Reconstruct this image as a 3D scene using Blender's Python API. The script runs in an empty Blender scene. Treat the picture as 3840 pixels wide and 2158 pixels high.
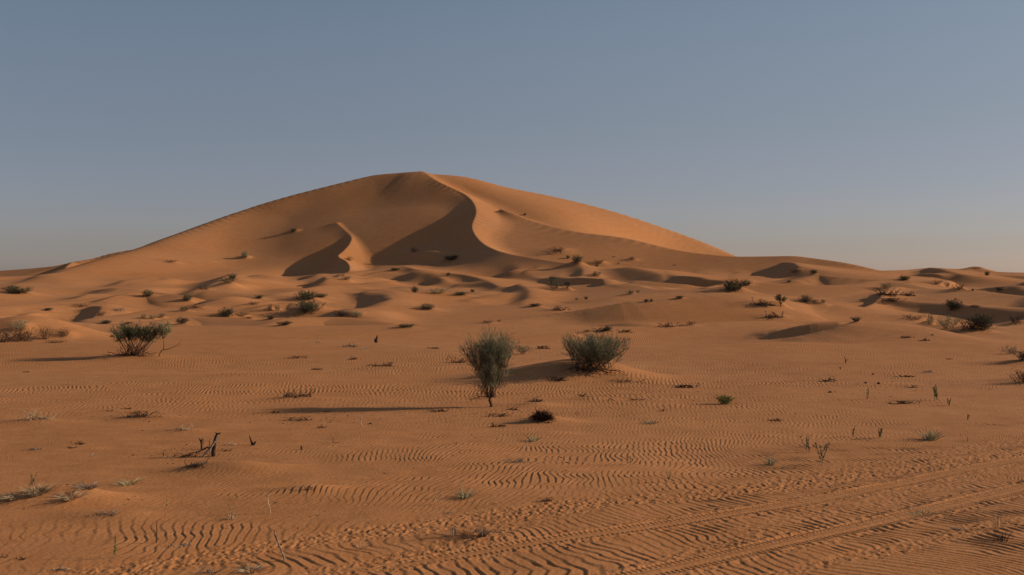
import bpy, math, random, os
import numpy as np
PI = math.pi
R = math.radians
LOW = 1.0
scene = bpy.context.scene
COL = scene.collection

# ------------------------------------------------------------------ picture <-> world
F, CX, HY, H = 3840.0, 1920.0, 1040.0, 2.7      # focal length, centre, horizon row (photo pixels), eye height
SUN_EL, SUN_AZ = R(18.5), R(9)                 # azimuth measured from +X towards +Y
SUN = np.array([math.cos(SUN_EL) * math.cos(SUN_AZ), math.cos(SUN_EL) * math.sin(SUN_AZ), math.sin(SUN_EL)])

def W(px, py, D):
    return ((px - CX) * D / F, D, H + (HY - py) * D / F)

# ------------------------------------------------------------------ noise
def vnoise(x, y, seed=0):
    r = np.random.RandomState(seed)
    T = r.rand(256, 256).astype(np.float32) * 2 - 1
    xi = np.floor(x).astype(np.int64); yi = np.floor(y).astype(np.int64)
    fx = x - xi; fy = y - yi
    fx = fx * fx * fx * (fx * (fx * 6 - 15) + 10); fy = fy * fy * fy * (fy * (fy * 6 - 15) + 10)
    x0 = xi & 255; x1 = (xi + 1) & 255; y0 = yi & 255; y1 = (yi + 1) & 255
    return (T[y0, x0] * (1 - fx) + T[y0, x1] * fx) * (1 - fy) + (T[y1, x0] * (1 - fx) + T[y1, x1] * fx) * fy

def fbm(x, y, seed=0, oct=3):
    s = 0; a = 1.0; f = 1.0; t = 0
    for k in range(oct):
        s = s + a * vnoise(x * f + 17.3 * k, y * f - 9.1 * k, seed + k); t += a
        a *= 0.5; f *= 2.03
    return s / t

def sstep(a, b, x):
    t = np.clip((x - a) / (b - a), 0, 1)
    return t * t * (3 - 2 * t)

# ------------------------------------------------------------------ the grid of the sand sheet
step_u = 2.6 * LOW
u_in = np.arange(-60, 3900 + step_u, step_u)
outer = 6 * 1.032 ** np.arange(0, int(150 / LOW) if LOW > 1 else 150)
if LOW > 1: outer = 10 * 1.066 ** np.arange(0, 75)
u = np.concatenate([(-60 - np.cumsum(outer))[::-1], u_in, 3900 + step_u + np.cumsum(outer)])
r1 = np.linspace(3.2, 9.0, int(60 / LOW), endpoint=False)
py_ = np.arange(2192, 1200, -1.35 * LOW); r2 = H * F / (py_ - HY)
n3 = int(820 / LOW)
r3 = r2[-1] * (470.0 / r2[-1]) ** (np.arange(1, n3 + 1) / n3)
r3 = np.sort(np.concatenate([r3, np.arange(236, 326, .42)]))
r4 = 470 * (5000 / 470.0) ** (np.arange(1, 61) / 60)
Y1 = np.concatenate([r1, r2[r2 > 9.0], r3, r4])
NU, NY = len(u), len(Y1)
XX = ((u[None, :] - CX) * Y1[:, None] / F)
YY = np.repeat(Y1[:, None], NU, 1)
UU = np.repeat(u[None, :], NY, 0)

# ------------------------------------------------------------------ large shape of the land
def base_height():
    d = [0, 26, 31, 36, 41, 46, 52, 57, 62, 70, 85, 100, 130, 160, 190, 220, 250, 320, 420, 600, 5000]
    mid = [0, 0, -.10, -.08, 0, -.14, -.05, 0, -.8, -1.4, -1.3, -.9, .1, 1.2, 2.6, 4.0, 5.0, 5.0, 1.5, -1, -6]
    side = [0, 0, -.10, -.08, 0, -.14, -.05, 0, -.8, -1.5, -1.6, -1.3, -.8, 0.5, 1.8, 2.5, 2.6, 2, .5, -1, -6]
    z1 = np.interp(Y1, d, mid); z2 = np.interp(Y1, d, side)
    k = np.ones(5) / 5
    w = sstep(600, 1050, u) * (1 - sstep(2700, 3200, u))
    z = z1[:, None] * w[None] + z2[:, None] * (1 - w[None])
    far = sstep(60, 130, YY)
    z = z + far * (0.55 * fbm(XX / 26, YY / 34, 3, 3) + .25 * fbm(XX / 9, YY / 13, 8, 2))
    # low transverse dunes between the plain and the big dune: gentle towards the sun, steep to the left
    mid_ = sstep(62, 80, YY) * (1 - sstep(190, 240, YY))
    wx_ = 7 * fbm(XX / 30, YY / 38, 91, 2) + 2.2 * fbm(XX / 9, YY / 13, 93, 2)
    ph = (XX + .55 * YY * .35 + wx_) / 19.0
    fr = ph - np.floor(ph); rise = .27
    saw = np.where(fr < rise, .5 - .5 * np.cos(PI * fr / rise), .5 + .5 * np.cos(PI * (fr - rise) / (1 - rise)))
    am = sstep(-.35, .45, fbm(XX / 22, YY / 18, 97, 2))
    z = z + mid_ * (1.55 + .7 * sstep(1, 12, XX)) * am * (saw - .35)
    ph2 = (XX * .8 - YY * .25 + 3 * fbm(XX / 12, YY / 12, 103, 2)) / 6.0
    fr = ph2 - np.floor(ph2)
    saw = np.where(fr < rise, .5 - .5 * np.cos(PI * fr / rise), .5 + .5 * np.cos(PI * (fr - rise) / (1 - rise)))
    z = z + mid_ * .34 * sstep(0, .6, fbm(XX / 14, YY / 12, 107, 2)) * saw
    z = z + (1 - far) * (0.05 * fbm(XX / 5.0, YY / 7.0, 5, 3) + .05 * fbm(XX / 14, YY / 11, 9, 2) * sstep(12, 30, YY))
    z = z + sstep(450, 900, YY) * 5 * fbm(XX / 160, YY / 260, 21, 2)
    return z

DENTS = [(2450, 49, 7, 5, .35, .3), (2200, 28.2, 1.8, 1.0, -.34, .05), (2020, 27.4, 2.0, .95, -.23, .1), (2310, 27.4, 1.3, .8, -.12, -.5), (1850, 28.4, 2.4, 1.0, -.08, 0),
         (840, 14.35, .75, .28, -.10, 0), (960, 14.5, .9, .3, -.05, 0), (2050, 19.3, .45, .30, -.12, 0), (150, 12.3, .75, .35, -.13, .1), (300, 12.5, .6, .3, -.08, -.1),
         (1170, 13.0, .4, .2, -.06, 0), (430, 11.55, .5, .25, -.05, 0), (2010, 21.8, .5, .3, -.07, 0), (1760, 10.55, .5, .2, -.04, 0), (690, 18.1, .5, .3, -.05, 0),
         (1130, 22.9, .8, .35, -.07, 0), (135, 19.2, .6, .3, -.06, 0), (570, 19.8, .7, .3, -.07, 0), (2220, 22.9, .5, .3, -.06, 0), (510, 35.0, 1.5, .9, -.14, 0), (20, 45, 3.2, 2.0, -.75, 0), (190, 46, 2.4, 1.6, -.50, 0), (3860, 26.5, .9, .6, -.12, 0), (3850, 32.5, 1.0, .7, -.15, 0), (2055, 17.6, .5, .25, -.03, 0),
         (1480, 230, 26, 16, -1.3, 0), (2880, 108, 20, 8, -.3, 0), (3690, 70, 8, 6, .5, .3)]
SCOOPS = [(1150, 226, 11, 17, 4.0, 0)]
def dents(Z, DENTS):
    # hollows: photo column of the centre, distance, half length, half width, depth, heading of the long axis
    for px, D, a, b, dep, ang in DENTS:
        x0 = (px - CX) * D / F
        r = (Y1 > D - 3 * max(a, b)) & (Y1 < D + 3 * max(a, b))
        X, Y = XX[r] - x0, YY[r] - D
        c, s = math.cos(ang), math.sin(ang)
        Z[r] -= dep * np.exp(-((X * c + Y * s) / a) ** 2 - ((-X * s + Y * c) / b) ** 2)

def spline(P, n=6):
    P = np.array(P, float)
    if len(P) < 3: return P
    Q = np.vstack([2 * P[0] - P[1], P, 2 * P[-1] - P[-2]])
    out = []
    for i in range(1, len(Q) - 2):
        p0, p1, p2, p3 = Q[i - 1], Q[i], Q[i + 1], Q[i + 2]
        for t in np.arange(n) / n:
            out.append(.5 * (2 * p1 + (p2 - p0) * t + (2 * p0 - 5 * p1 + 4 * p2 - p3) * t * t + (3 * p1 - p0 - 3 * p2 + p3) * t ** 3))
    out.append(Q[-2])
    return np.array(out)

def prof(d, S, w, Fl, si=.06):
    """drop below the crest at distance d: slope S at the crest running out to si over length Fl, crest rounded by w"""
    dd = np.sqrt(d * d + w * w) - w
    return si * dd + (S - si) * Fl * (1 - np.exp(-dd / Fl))

def ridge(Z, pts, Rs, Ls, k=1.0, rad=None, n=4, soft=.10):
    """A crest given as photo column, photo row, distance[, slope factors]; Rs/Ls = (slope, rounding, run-out) of each side."""
    P = []
    for p in pts:
        x, y, z = W(p[0], p[1], p[2])
        P.append((x, y, z, p[3] if len(p) > 3 else 1.0, p[4] if len(p) > 4 else 1.0))
    P = spline(P, n)
    zmax = P[:, 2].max()
    if rad is None:
        rad = 14
    x0, x1, y0, y1 = P[:, 0].min() - rad, P[:, 0].max() + rad, P[:, 1].min() - rad, P[:, 1].max() + rad
    ri = np.where((Y1 >= y0) & (Y1 <= y1))[0]
    if len(ri) == 0: return
    a, b = ri[0], ri[-1] + 1
    cm = ((XX[a] >= x0) & (XX[a] <= x1)) | ((XX[b - 1] >= x0) & (XX[b - 1] <= x1)) | ((XX[a] < x0) & (XX[b - 1] > x1)) | ((XX[a] > x1) & (XX[b - 1] < x0))
    ci = np.where(cm)[0]
    if len(ci) == 0: return
    c, d_ = ci[0], ci[-1] + 1
    X = XX[a:b, c:d_].astype(np.float32); Y = YY[a:b, c:d_].astype(np.float32)
    segs = []
    dmin = np.full(X.shape, 1e9, np.float32)
    for i in range(len(P) - 1):
        A, B = P[i], P[i + 1]
        ex, ey = B[0] - A[0], B[1] - A[1]; L2 = ex * ex + ey * ey + 1e-9
        t = np.clip(((X - A[0]) * ex + (Y - A[1]) * ey) / L2, 0, 1)
        vx = X - (A[0] + t * ex); vy = Y - (A[1] + t * ey)
        d = np.sqrt(vx * vx + vy * vy)
        side = (ex * vy - ey * vx) / math.sqrt(L2)
        segs.append((A, B, t, d, side))
        dmin = np.minimum(dmin, d)
    tau = soft * dmin + .15
    sw = np.zeros_like(X); sz = np.zeros_like(X); ss = np.zeros_like(X); sr = np.zeros_like(X); sl = np.zeros_like(X)
    for A, B, t, d, side in segs:
        w = np.exp(-(d - dmin) / tau)
        sw += w; sz += w * (A[2] + t * (B[2] - A[2])); ss += w * side / (d + 1e-4)
        sr += w * (A[3] + t * (B[3] - A[3])); sl += w * (A[4] + t * (B[4] - A[4]))
    del segs
    s = ss / sw; zc = sz / sw; mr = sr / sw; ml = sl / sw
    m = np.clip(s * .5 + .5, 0, 1); m = m * m * (3 - 2 * m)            # 0 = right side, 1 = left side
    zr = zc - (prof(dmin, Rs[0] * mr, *Rs[1:]) * (1 - m) + prof(dmin, Ls[0] * ml, *Ls[1:]) * m)
    zr = zr - sstep(rad * .7, rad, dmin) * 8
    old = Z[a:b, c:d_]
    h = np.maximum(k - np.abs(old - zr), 0) / k
    Z[a:b, c:d_] = np.maximum(old, zr) + h * h * k * .25

LEE = (.62, .05, 60)
def land():
    Z = base_height(); dents(Z, DENTS)
    # --- far dune behind the left foot
    ridge(Z, [(-900, 1030, 420), (-200, 1022, 420), (0, 1016, 410), (205, 999, 400), (269, 984, 398), (347, 971, 405), (418, 951, 410), (537, 930, 415), (650, 910, 420)],
          (.25, 1, 60), (.3, 1, 60), k=2, rad=90, n=3)
    ridge(Z, [(269, 984, 396), (250, 1000, 370), (209, 1044, 335), (150, 1057, 305), (97, 1066, 280)], (.6, .1, 40), (.3, .5, 30), k=.6, rad=40)
    # --- main dune: skyline, S-shaped crest, lower shoulder on the right, the arm in the bowl
    ridge(Z, [(-300, 1165, 110, .25), (0, 1107, 142, .25), (112, 1075, 165, .25), (280, 1010, 205, .28), (410, 969, 232, .32), (530, 935, 252, .45), (610, 904, 262, .49), (700, 870, 273, .52), (820, 825, 286, .56), (950, 780, 298.5, .8), (1100, 740, 304.6, 1.4),
              (1250, 703, 309, 1.4), (1400, 667, 313.5, 1.4), (1500, 657, 313, 1.4), (1580, 653, 311, 1.1), (1740, 665, 315, .6), (1900, 705, 318, .45), (2100, 745, 321, .4), (2300, 795, 321, .4), (2500, 860, 319, .4), (2650, 915, 314, .4), (2740, 957, 309, .4), (2860, 1010, 300, .4)],
          (.57, 4, 140), (.45, 4, 80), k=2.5, rad=170, n=5, soft=.12)
    # the broad face below the summit, one gently hollowed slope
    Yc = np.interp(XX, [-99, -75.5, -65, -54, -42.5, -27.5, 0], [275, 298.5, 304.6, 309, 313.5, 311, 300])
    P = 33 + .13 * (XX + 26) - .40 * (308 - YY) + .35 * fbm(XX / 24, YY / 18, 55, 2) - .9 * np.maximum(0, YY - Yc)
    XS = np.interp(YY, [200, 236, 247.5, 260, 271, 282, 295, 311], [-5, -8, -9.7, -9.1, -10.2, -13.2, -20, -27.5])
    sp = lambda v, w: .5 * (v + np.sqrt(v * v + w * w))
    P = P - .45 * sp(-80 - XX, 9) - 1.0 * sp(XX - XS, 1.2)
    h = np.maximum(3.5 - np.abs(Z - P), 0) / 3.5
    Z[:] = np.maximum(Z, P) + h * h * 3.5 * .25
    dents(Z, SCOOPS)
    ridge(Z, [(1580, 653, 311, .6), (1660, 690, 295, .7), (1740, 727, 285, .85), (1776, 762, 275, .95), (1785, 800, 262, 1), (1770, 850, 249, 1), (1790, 893, 237.5, 1), (1830, 925, 225, .8), (1900, 950, 215, .55), (2000, 968, 206, .5), (2100, 984, 198, .5), (2170, 992, 192, .5)],
          (.64, .1, 60, .2), (.36, .3, 90), k=2.0, rad=110, n=5, soft=.16)
    ridge(Z, [(1882, 785, 273.5, 3.4, 2.2), (1930, 803, 270, 1.6, 1), (2000, 830, 264), (2150, 868, 252), (2340, 893, 242), (2500, 930, 234), (2600, 948, 229), (2740, 962, 222), (2880, 962, 218), (2973, 961, 215), (3048, 969, 212), (3178, 988, 205), (3301, 1016, 200)],
          (.24, .6, 45), (.35, .6, 30), k=1.0, rad=50, n=4, soft=.12)
    ridge(Z, [(1262, 835, 275, .7), (1296, 868, 268, .9), (1318, 890, 262), (1311, 915, 254), (1290, 940, 246), (1268, 962, 238), (1298, 980, 226), (1312, 1005, 215), (1300, 1040, 200), (1280, 1078, 183)],
          (.60, .1, 60), (.45, .2, 14), k=.8, rad=34)
    # --- middle dunes, left to right, back to front
    for pts, Rr, Ll, k, rad in MID:
        ridge(Z, pts, Rr, Ll, k=k, rad=rad * (2.2 if pts[0][2] > 66 else 1.4), n=3)
    return Z

S_, M_ = (.45, .6, 12), (.2, 1, 15)
MID = [
    ([(1519, 999, 205), (1642, 1031, 190), (1700, 1027, 180), (1760, 1034, 172), (1829, 1053, 162), (1874, 1074, 150)], (.5, .5, 15), (.12, 1, 20), .8, 20),
    ([(1450, 1114, 140), (1531, 1111, 138), (1643, 1107, 138), (1814, 1104, 139), (1900, 1100, 140)], (.10, 1, 10), (.2, .5, 8), .4, 12),
    ([(1950, 1066, 148), (1985, 1085, 134), (1990, 1115, 122), (1965, 1148, 111)], (.55, .9, 14), (.2, 1.2, 14), .6, 16),
    ([(1300, 1098, 136), (1426, 1087, 134), (1490, 1100, 124), (1515, 1130, 112), (1500, 1166, 102)], (.42, 1.6, 14), (.16, 1.4, 12), .8, 16),
    ([(1000, 1112, 120), (1042, 1102, 122), (1120, 1089, 128), (1229, 1070, 138), (1320, 1072, 140)], (.16, .6, 12), (.25, .6, 10), .5, 14),
    ([(1200, 1160, 103), (1277, 1166, 100), (1400, 1172, 99), (1500, 1168, 101), (1594, 1149, 108), (1762, 1145, 110), (1920, 1149, 108), (2013, 1153, 106), (2090, 1170, 100)], (.12, .8, 15), (.3, .5, 8), .4, 14),
    ([(1920, 1206, 88), (2030, 1188, 90), (2144, 1168, 91), (2256, 1150, 91), (2368, 1132, 91), (2554, 1118, 92), (2740, 1107, 93), (2852, 1110, 95), (3000, 1126, 96), (3126, 1143, 95)], (.26, 1.5, 12), (.12, 1, 15), .6, 24),
    ([(2155, 990, 196), (2188, 1005, 188), (2190, 1030, 176), (2170, 1056, 165)], (.55, .9, 20), (.15, 1, 20), .8, 22),
    ([(2250, 1016, 192), (2300, 1008, 188), (2367, 1003, 183), (2423, 1013, 174), (2480, 1027, 165), (2500, 1047, 158)], (.36, 1.2, 14), (.12, 1.5, 16), .8, 20),
    ([(2130, 1072, 152), (2230, 1066, 151), (2312, 1061, 150), (2386, 1053, 150), (2461, 1059, 146), (2560, 1067, 142)], (.14, .5, 10), (.2, .6, 10), .4, 12),
    ([(2360, 1064, 142), (2450, 1085, 130), (2505, 1087, 126), (2610, 1087, 124), (2750, 1088, 124)], (.12, .5, 10), (.35, .5, 6), .4, 10),
    ([(2311, 1115, 117), (2400, 1105, 119), (2554, 1096, 121), (2640, 1094, 121)], (.10, .6, 10), (.2, .6, 8), .4, 10),
    ([(2800, 1046, 158), (2760, 1056, 148), (2700, 1068, 138), (2650, 1078, 132)], (.4, .6, 12), (.2, .8, 12), .5, 14),
    ([(2940, 984, 203), (2978, 986, 196), (3000, 1000, 186)], (.5, .5, 20), (.16, 1, 20), .8, 16),
    ([(2985, 1052, 152), (3066, 1031, 156), (3141, 1037, 153), (3290, 1048, 150), (3400, 1056, 148)], (.42, 1.2, 10), (.15, 1.2, 14), .6, 14),
    ([(2860, 1061, 140), (3029, 1070, 136), (3197, 1068, 136), (3290, 1053, 141), (3380, 1060, 138), (3477, 1081, 128), (3600, 1088, 122)], (.12, 1, 14), (.2, .6, 10), .5, 14),
    ([(3372, 1076, 128), (3335, 1083, 124), (3312, 1105, 117), (3290, 1132, 109), (3245, 1152, 102)], (.62, .15, 20), (.3, .3, 8), .4, 14),
    ([(3440, 1095, 124), (3560, 1088, 122), (3663, 1092, 120), (3840, 1111, 112), (4000, 1120, 110), (4400, 1130, 105)], (.14, 1, 18), (.25, .6, 10), .5, 16),
    ([(3885, 1108, 115), (3862, 1120, 109), (3866, 1150, 100), (3890, 1180, 92)], (.5, .4, 12), (.2, 1, 12), .5, 14),
    ([(3920, 1034, 178), (3880, 1048, 162), (3870, 1070, 150)], (.5, .6, 16), (.2, 1, 14), .5, 16),
    ([(3930, 1068, 142), (3900, 1084, 132), (3900, 1106, 122)], (.5, .6, 14), (.2, 1, 12), .5, 14),
    ([(3490, 1004, 218), (3532, 1008, 207), (3562, 1018, 198), (3612, 1030, 190)], (.45, .8, 14), (.15, 1, 16), .6, 18),
    ([(3250, 1020, 214), (3301, 1016, 216), (3400, 1013, 225), (3495, 1005, 230), (3589, 1010, 226), (3663, 1005, 226), (3719, 1018, 222), (3840, 1023, 220), (4100, 1022, 220), (4700, 1020, 220), (6000, 1025, 220)], (.16, 1.5, 25), (.2, 1, 20), .8, 30),
    ([(3930, 1140, 92), (3900, 1185, 84), (3860, 1216, 77)], (.4, .6, 10), (.2, 1, 10), .5, 12),
    # left foreground of the dune
    ([(380, 1130, 112), (444, 1108, 120), (515, 1095, 126), (600, 1098, 126), (700, 1112, 118)], (.16, .8, 14), (.3, .5, 8), .4, 12),
    ([(120, 1172, 96), (209, 1149, 103), (336, 1134, 108), (400, 1140, 106)], (.16, .8, 12), (.3, .5, 8), .4, 12),
    ([(350, 1148, 102), (385, 1150, 99), (375, 1172, 93), (350, 1198, 86)], (.5, .3, 10), (.2, .6, 10), .4, 12),
    ([(868, 1030, 178), (820, 1058, 160), (790, 1075, 150), (740, 1088, 142)], (.38, .9, 10), (.2, .8, 12), .5, 14),
    ([(960, 1160, 98), (1010, 1145, 103), (1100, 1135, 106), (1180, 1150, 100)], (.2, .8, 10), (.2, .8, 10), .4, 12),
    ([(990, 1223, 70), (1083, 1194, 76), (1200, 1190, 78), (1296, 1191, 78), (1420, 1205, 74), (1500, 1222, 70)], (.14, .8, 14), (.2, .8, 8), .5, 14),
    ([(520, 1212, 74), (600, 1203, 76), (700, 1190, 80), (860, 1192, 79), (960, 1205, 76)], (.14, .8, 14), (.2, .8, 8), .5, 14),
    # near swells
    ([(2300, 1275, 52), (2390, 1262, 54), (2450, 1242, 57), (2560, 1219, 60), (2760, 1206, 62), (3000, 1206, 63), (3216, 1204, 62), (3300, 1206, 62)], (.09, 1, 14), (.3, .5, 6), .3, 16),
    ([(2560, 1322, 50), (2700, 1296, 50), (2880, 1254, 50), (2955, 1231, 49.6), (3040, 1216, 49.2), (3140, 1208, 49)], (.6, .05, 3), (.04, 1, 20), .08, 9),
    ([(2150, 1350, 37), (2330, 1335, 40), (2600, 1311, 44), (2880, 1276, 46.8), (3000, 1259, 46.8), (3100, 1238, 47), (3216, 1211, 48.5), (3346, 1216, 55), (3440, 1223, 54.5), (3570, 1240, 51.5), (3682, 1246, 50), (3775, 1228, 54), (3840, 1216, 57), (4100, 1205, 60), (4800, 1205, 60)], (.04, 1, 14), (.3, .15, 5), .12, 12),
    ([(-2000, 1215, 60), (-300, 1222, 57), (0, 1226, 55), (640, 1223, 57), (960, 1225, 57.5), (1400, 1231, 56.5), (1700, 1232, 56.5), (1900, 1238, 54.5), (2150, 1252, 51)], (.02, 1, 14), (.3, .15, 6), .10, 12),
    ([(-60, 1210, 55), (100, 1196, 54), (200, 1200, 53), (330, 1213, 53), (480, 1221, 54)], (.14, 1.0, 10), (.3, .5, 5), .3, 10),
    ([(-2000, 1290, 42), (-300, 1290, 42), (0, 1284, 42.5), (250, 1277, 43.5), (640, 1281, 43), (960, 1283, 42.5), (1170, 1288, 41.5), (1400, 1292, 41), (1700, 1312, 38)], (.02, 1, 14), (.10, .15, 4), .06, 8),
    ([(900, 1403, 27.9), (1200, 1397, 28.6), (1500, 1386, 29.5), (1780, 1369, 31), (1950, 1358, 32)], (.04, 1, 14), (.10, .15, 4), .06, 8),
    ([(-600, 1408, 27.6), (0, 1406, 27.8), (500, 1406, 27.8), (900, 1404, 28)], (.02, 1, 14), (.05, .15, 4), .05, 8),
]
# ------------------------------------------------------------------ what grows and lies where (photo column, row, width, height ...)
HEAPS = [
    (1718, 1362, 85, 36, 'bark', 'dark arched brush heap close behind the tall shrub', 50, .35),
    (2345, 1432, 80, 34, 'bark', 'dark twiggy litter on the right flank of the orange mound', 51, .5),
    (2010, 1508, 80, 24, 'bark', 'dark half-buried log with twigs right of the tall shrub', 52, .4),
    (1925, 1538, 60, 16, 'bark', 'thin dark twigs lying right below the tall shrub trunk', 53, .7),
    (1868, 1562, 90, 10, 'brown_twig', 'flat scatter of brown twigs below the tall shrub trunk', 54, .5),
    (1650, 1545, 70, 12, 'bark', 'flat dark twigs in the shadow left of the tall shrub', 55, .5),
    (2192, 1488, 50, 22, 'bark', 'small dead plant with one pale stem below the orange mound', 56, .4),
    (2392, 1502, 55, 16, 'bark', 'flat dark clump right of the small arched branch', 57, .4),
    (2482, 1542, 45, 16, 'bark', 'dark twig clump in ripples left of the green tussock', 58, .5),
    (2085, 1428, 100, 10, 'bark', 'dark sticks lying flat on the mound slope', 59, .5),
    (2150, 1352, 14, 6, 'bark', 'tiny twig scrap on top of the orange mound', 60, .5),
    (2035, 1310, 80, 10, 'brown_twig', 'flat brown litter between the two middle shrubs', 61, .5),
    (872, 1670, 46, 24, 'pale_wood', 'gnarled pale root pieces right of the splintered stump', 62, .5),
    (840, 1692, 55, 8, 'bark', 'small dark chips on the orange sand right of the stump', 63, .6),
    (700, 1712, 110, 8, 'brown_twig', 'thin flat twigs in the shadow left of the stump', 64, .5),
    (130, 1573, 125, 30, 'straw', 'grey straw-like heap on a low hump at far left', 65, .35),
    (480, 1535, 44, 12, 'dark_wood', 'small dark clod of twigs above the long low brush pile', 66, .5),
    (418, 1543, 32, 8, 'bark', 'short dark curled stick left of the small clod of twigs', 67, .6),
    (520, 1562, 130, 18, 'bark', 'long low dark brush pile on the plain at left', 68, .35),
    (590, 1552, 32, 13, 'grey_wood', 'grey forked chip at the right end of the long brush pile', 69, .6),
    (685, 1612, 90, 24, 'pale_wood', 'flat pile of pale twigs above the stump group', 70, .5),
    (1120, 1488, 120, 28, 'bark', 'long pile of curved dark branches in the plain left of centre', 71, .35),
    (1028, 1550, 40, 20, 'dark_wood', 'small dark cone of wood with litter at its left', 72, .5),
    (1228, 1545, 30, 12, 'dark_wood', 'dark scrap of wood just under the long shrub shadow', 73, .6),
    (1200, 1606, 50, 14, 'dark_wood', 'black twig knot left of the Y-shaped twig', 74, .5),
    (1120, 1578, 100, 10, 'brown_twig', 'scattered brown chips below the small dark cone', 75, .5),
    (295, 1668, 60, 22, 'bark', 'dark spiky twigs in ripples at left', 76, .5),
    (265, 1682, 40, 6, 'bark', 'flat dark twig just below the spiky twigs at left', 77, .6),
    (130, 1690, 60, 8, 'grey_wood', 'thin grey arched twigs at the far left', 78, .4),
    (345, 1712, 40, 7, 'pale_wood', 'thin pale twig lying flat left of the stump shadow', 79, .6),
    (1310, 1303, 60, 20, 'grey_wood', 'grey arching root loops on the swell left of centre', 80, .3),
    (1362, 1312, 34, 12, 'pale_wood', 'pale curled root end right of the grey root loops', 81, .5),
    (1192, 1288, 32, 14, 'pale_wood', 'whitish splinter of wood on the swell', 82, .5),
    (1115, 1345, 80, 8, 'brown_twig', 'thin brown twigs below the whitish splinter', 83, .5),
    (1320, 1350, 50, 14, 'brown_twig', 'faint brown brush below the root loops', 84, .5),
    (1440, 1375, 90, 14, 'brown_twig', 'row of small brown twigs along the thin shadow line', 85, .35),
    (1180, 1388, 50, 6, 'brown_twig', 'short flat twigs at the left end of the thin shadow line', 86, .4),
    (1635, 1309, 40, 4, 'dark_wood', 'flat dark splinter on the plain left of the tall shrub', 87, .3),
    (95, 1397, 22, 8, 'dark_wood', 'small black twig at far left under the canopy shrub shadow', 88, .6),
    (2058, 1588, 30, 10, 'dark_wood', 'small dark lump at the foot of the spiky root ball', 89, .6),
    (1870, 1602, 70, 16, 'dark_wood', 'dark flat twig clump left of the spiky root ball', 90, .4),
    (1935, 1735, 90, 18, 'grey_wood', 'grey twigs lying in coarse ripples at the centre', 91, .5),
    (1152, 1836, 52, 22, 'bark', 'dark arched root piece in the lower plain', 92, .5),
    (400, 1930, 100, 24, 'grey_wood', 'stiff grey splintered tuft of dead stems at lower left', 93, .35),
    (335, 1936, 22, 5, 'pale_wood', 'pale chip of wood left of the splintered grey tuft', 94, .6),
    (80, 2100, 46, 20, 'dark_wood', 'black curled root near the bottom left corner', 95, .6),
    (10, 2090, 40, 18, 'bark', 'dark twigs cut by the left edge near the bottom', 96, .6),
    (790, 2152, 90, 26, 'grey_wood', 'heap of dry grey sticks cut by the bottom edge', 97, .5),
    (680, 2048, 80, 14, 'pale_wood', 'pale branching twig lying flat at lower left', 98, .5),
    (230, 2140, 90, 6, 'pale_wood', 'long pale twig lying at the bottom left', 99, .25),
    (1690, 1925, 50, 14, 'straw', 'small straw twigs in ripples right of the pale grass', 100, .5),
    (2050, 1880, 70, 12, 'brown_twig', 'low brown twigs where the track churn begins', 101, .5),
    (3110, 1432, 70, 18, 'bark', 'dark thin brush just above the curved branch', 102, .5),
    (3395, 1416, 60, 5, 'dark_wood', 'flat dark log lying on sand at right', 103, .2),
    (3478, 1398, 50, 10, 'grey_wood', 'grey thin twigs right of the flat dark log', 104, .5),
    (3420, 1455, 50, 10, 'bark', 'small dark twig below the flat dark log', 105, .5),
    (3390, 1515, 110, 8, 'brown_twig', 'line of small brown twigs in ripples at right', 106, .25),
    (2910, 1580, 50, 8, 'dark_wood', 'small black scrap in ripples below the green tussock', 107, .5),
    (2560, 1455, 110, 7, 'bark', 'sparse dark twigs along the foot of the right swell', 108, .2),
    (3475, 1280, 45, 14, 'brown_twig', 'little brown forked twigs on the right swell', 109, .5),
    (3495, 1258, 20, 16, 'bark', 'small bent dark twig high on the right swell', 110, .5),
    (3400, 1268, 50, 6, 'brown_twig', 'thin brown twigs on the crest of the right swell', 111, .4),
    (3590, 1985, 60, 6, 'pale_wood', 'white curled twig beside the wheel track at lower right', 112, .4),
    (3600, 2040, 34, 16, 'pale_wood', 'small white forked twig near the lower right corner', 113, .6),
    (2505, 1230, 60, 14, 'dark_wood', 'dark brushwood at the end of a shadow before the broad dune', 114, .6),
    (2100, 1165, 75, 16, 'dark_wood', 'dark brown brushwood on the crest left of the broad dune', 115, .5),
    (3330, 1107, 110, 26, 'dark_wood', 'black tangled roots on the top of the eroded right mound', 116, .4),
    (3400, 1110, 70, 14, 'dark_wood', 'dark root ends right of the tangled roots on the mound', 117, .4),
    (3340, 1130, 100, 10, 'brown_twig', 'thin brown litter on the front of the eroded right mound', 118, .5),
    (2905, 1192, 80, 20, 'dark_wood', 'flat black brush at the end of a grey strip before the swell', 119, .4),
    (2860, 1147, 90, 30, 'bark', 'sprawling dark branches on the shoulder of the broad dune', 120, .5),
    (2260, 1246, 60, 8, 'bark', 'dark litter behind the wide shrub', 121, .4),
    (2345, 1252, 60, 8, 'dark_wood', 'dark driftwood behind the wide shrub at its right', 122, .3),
]
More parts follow.
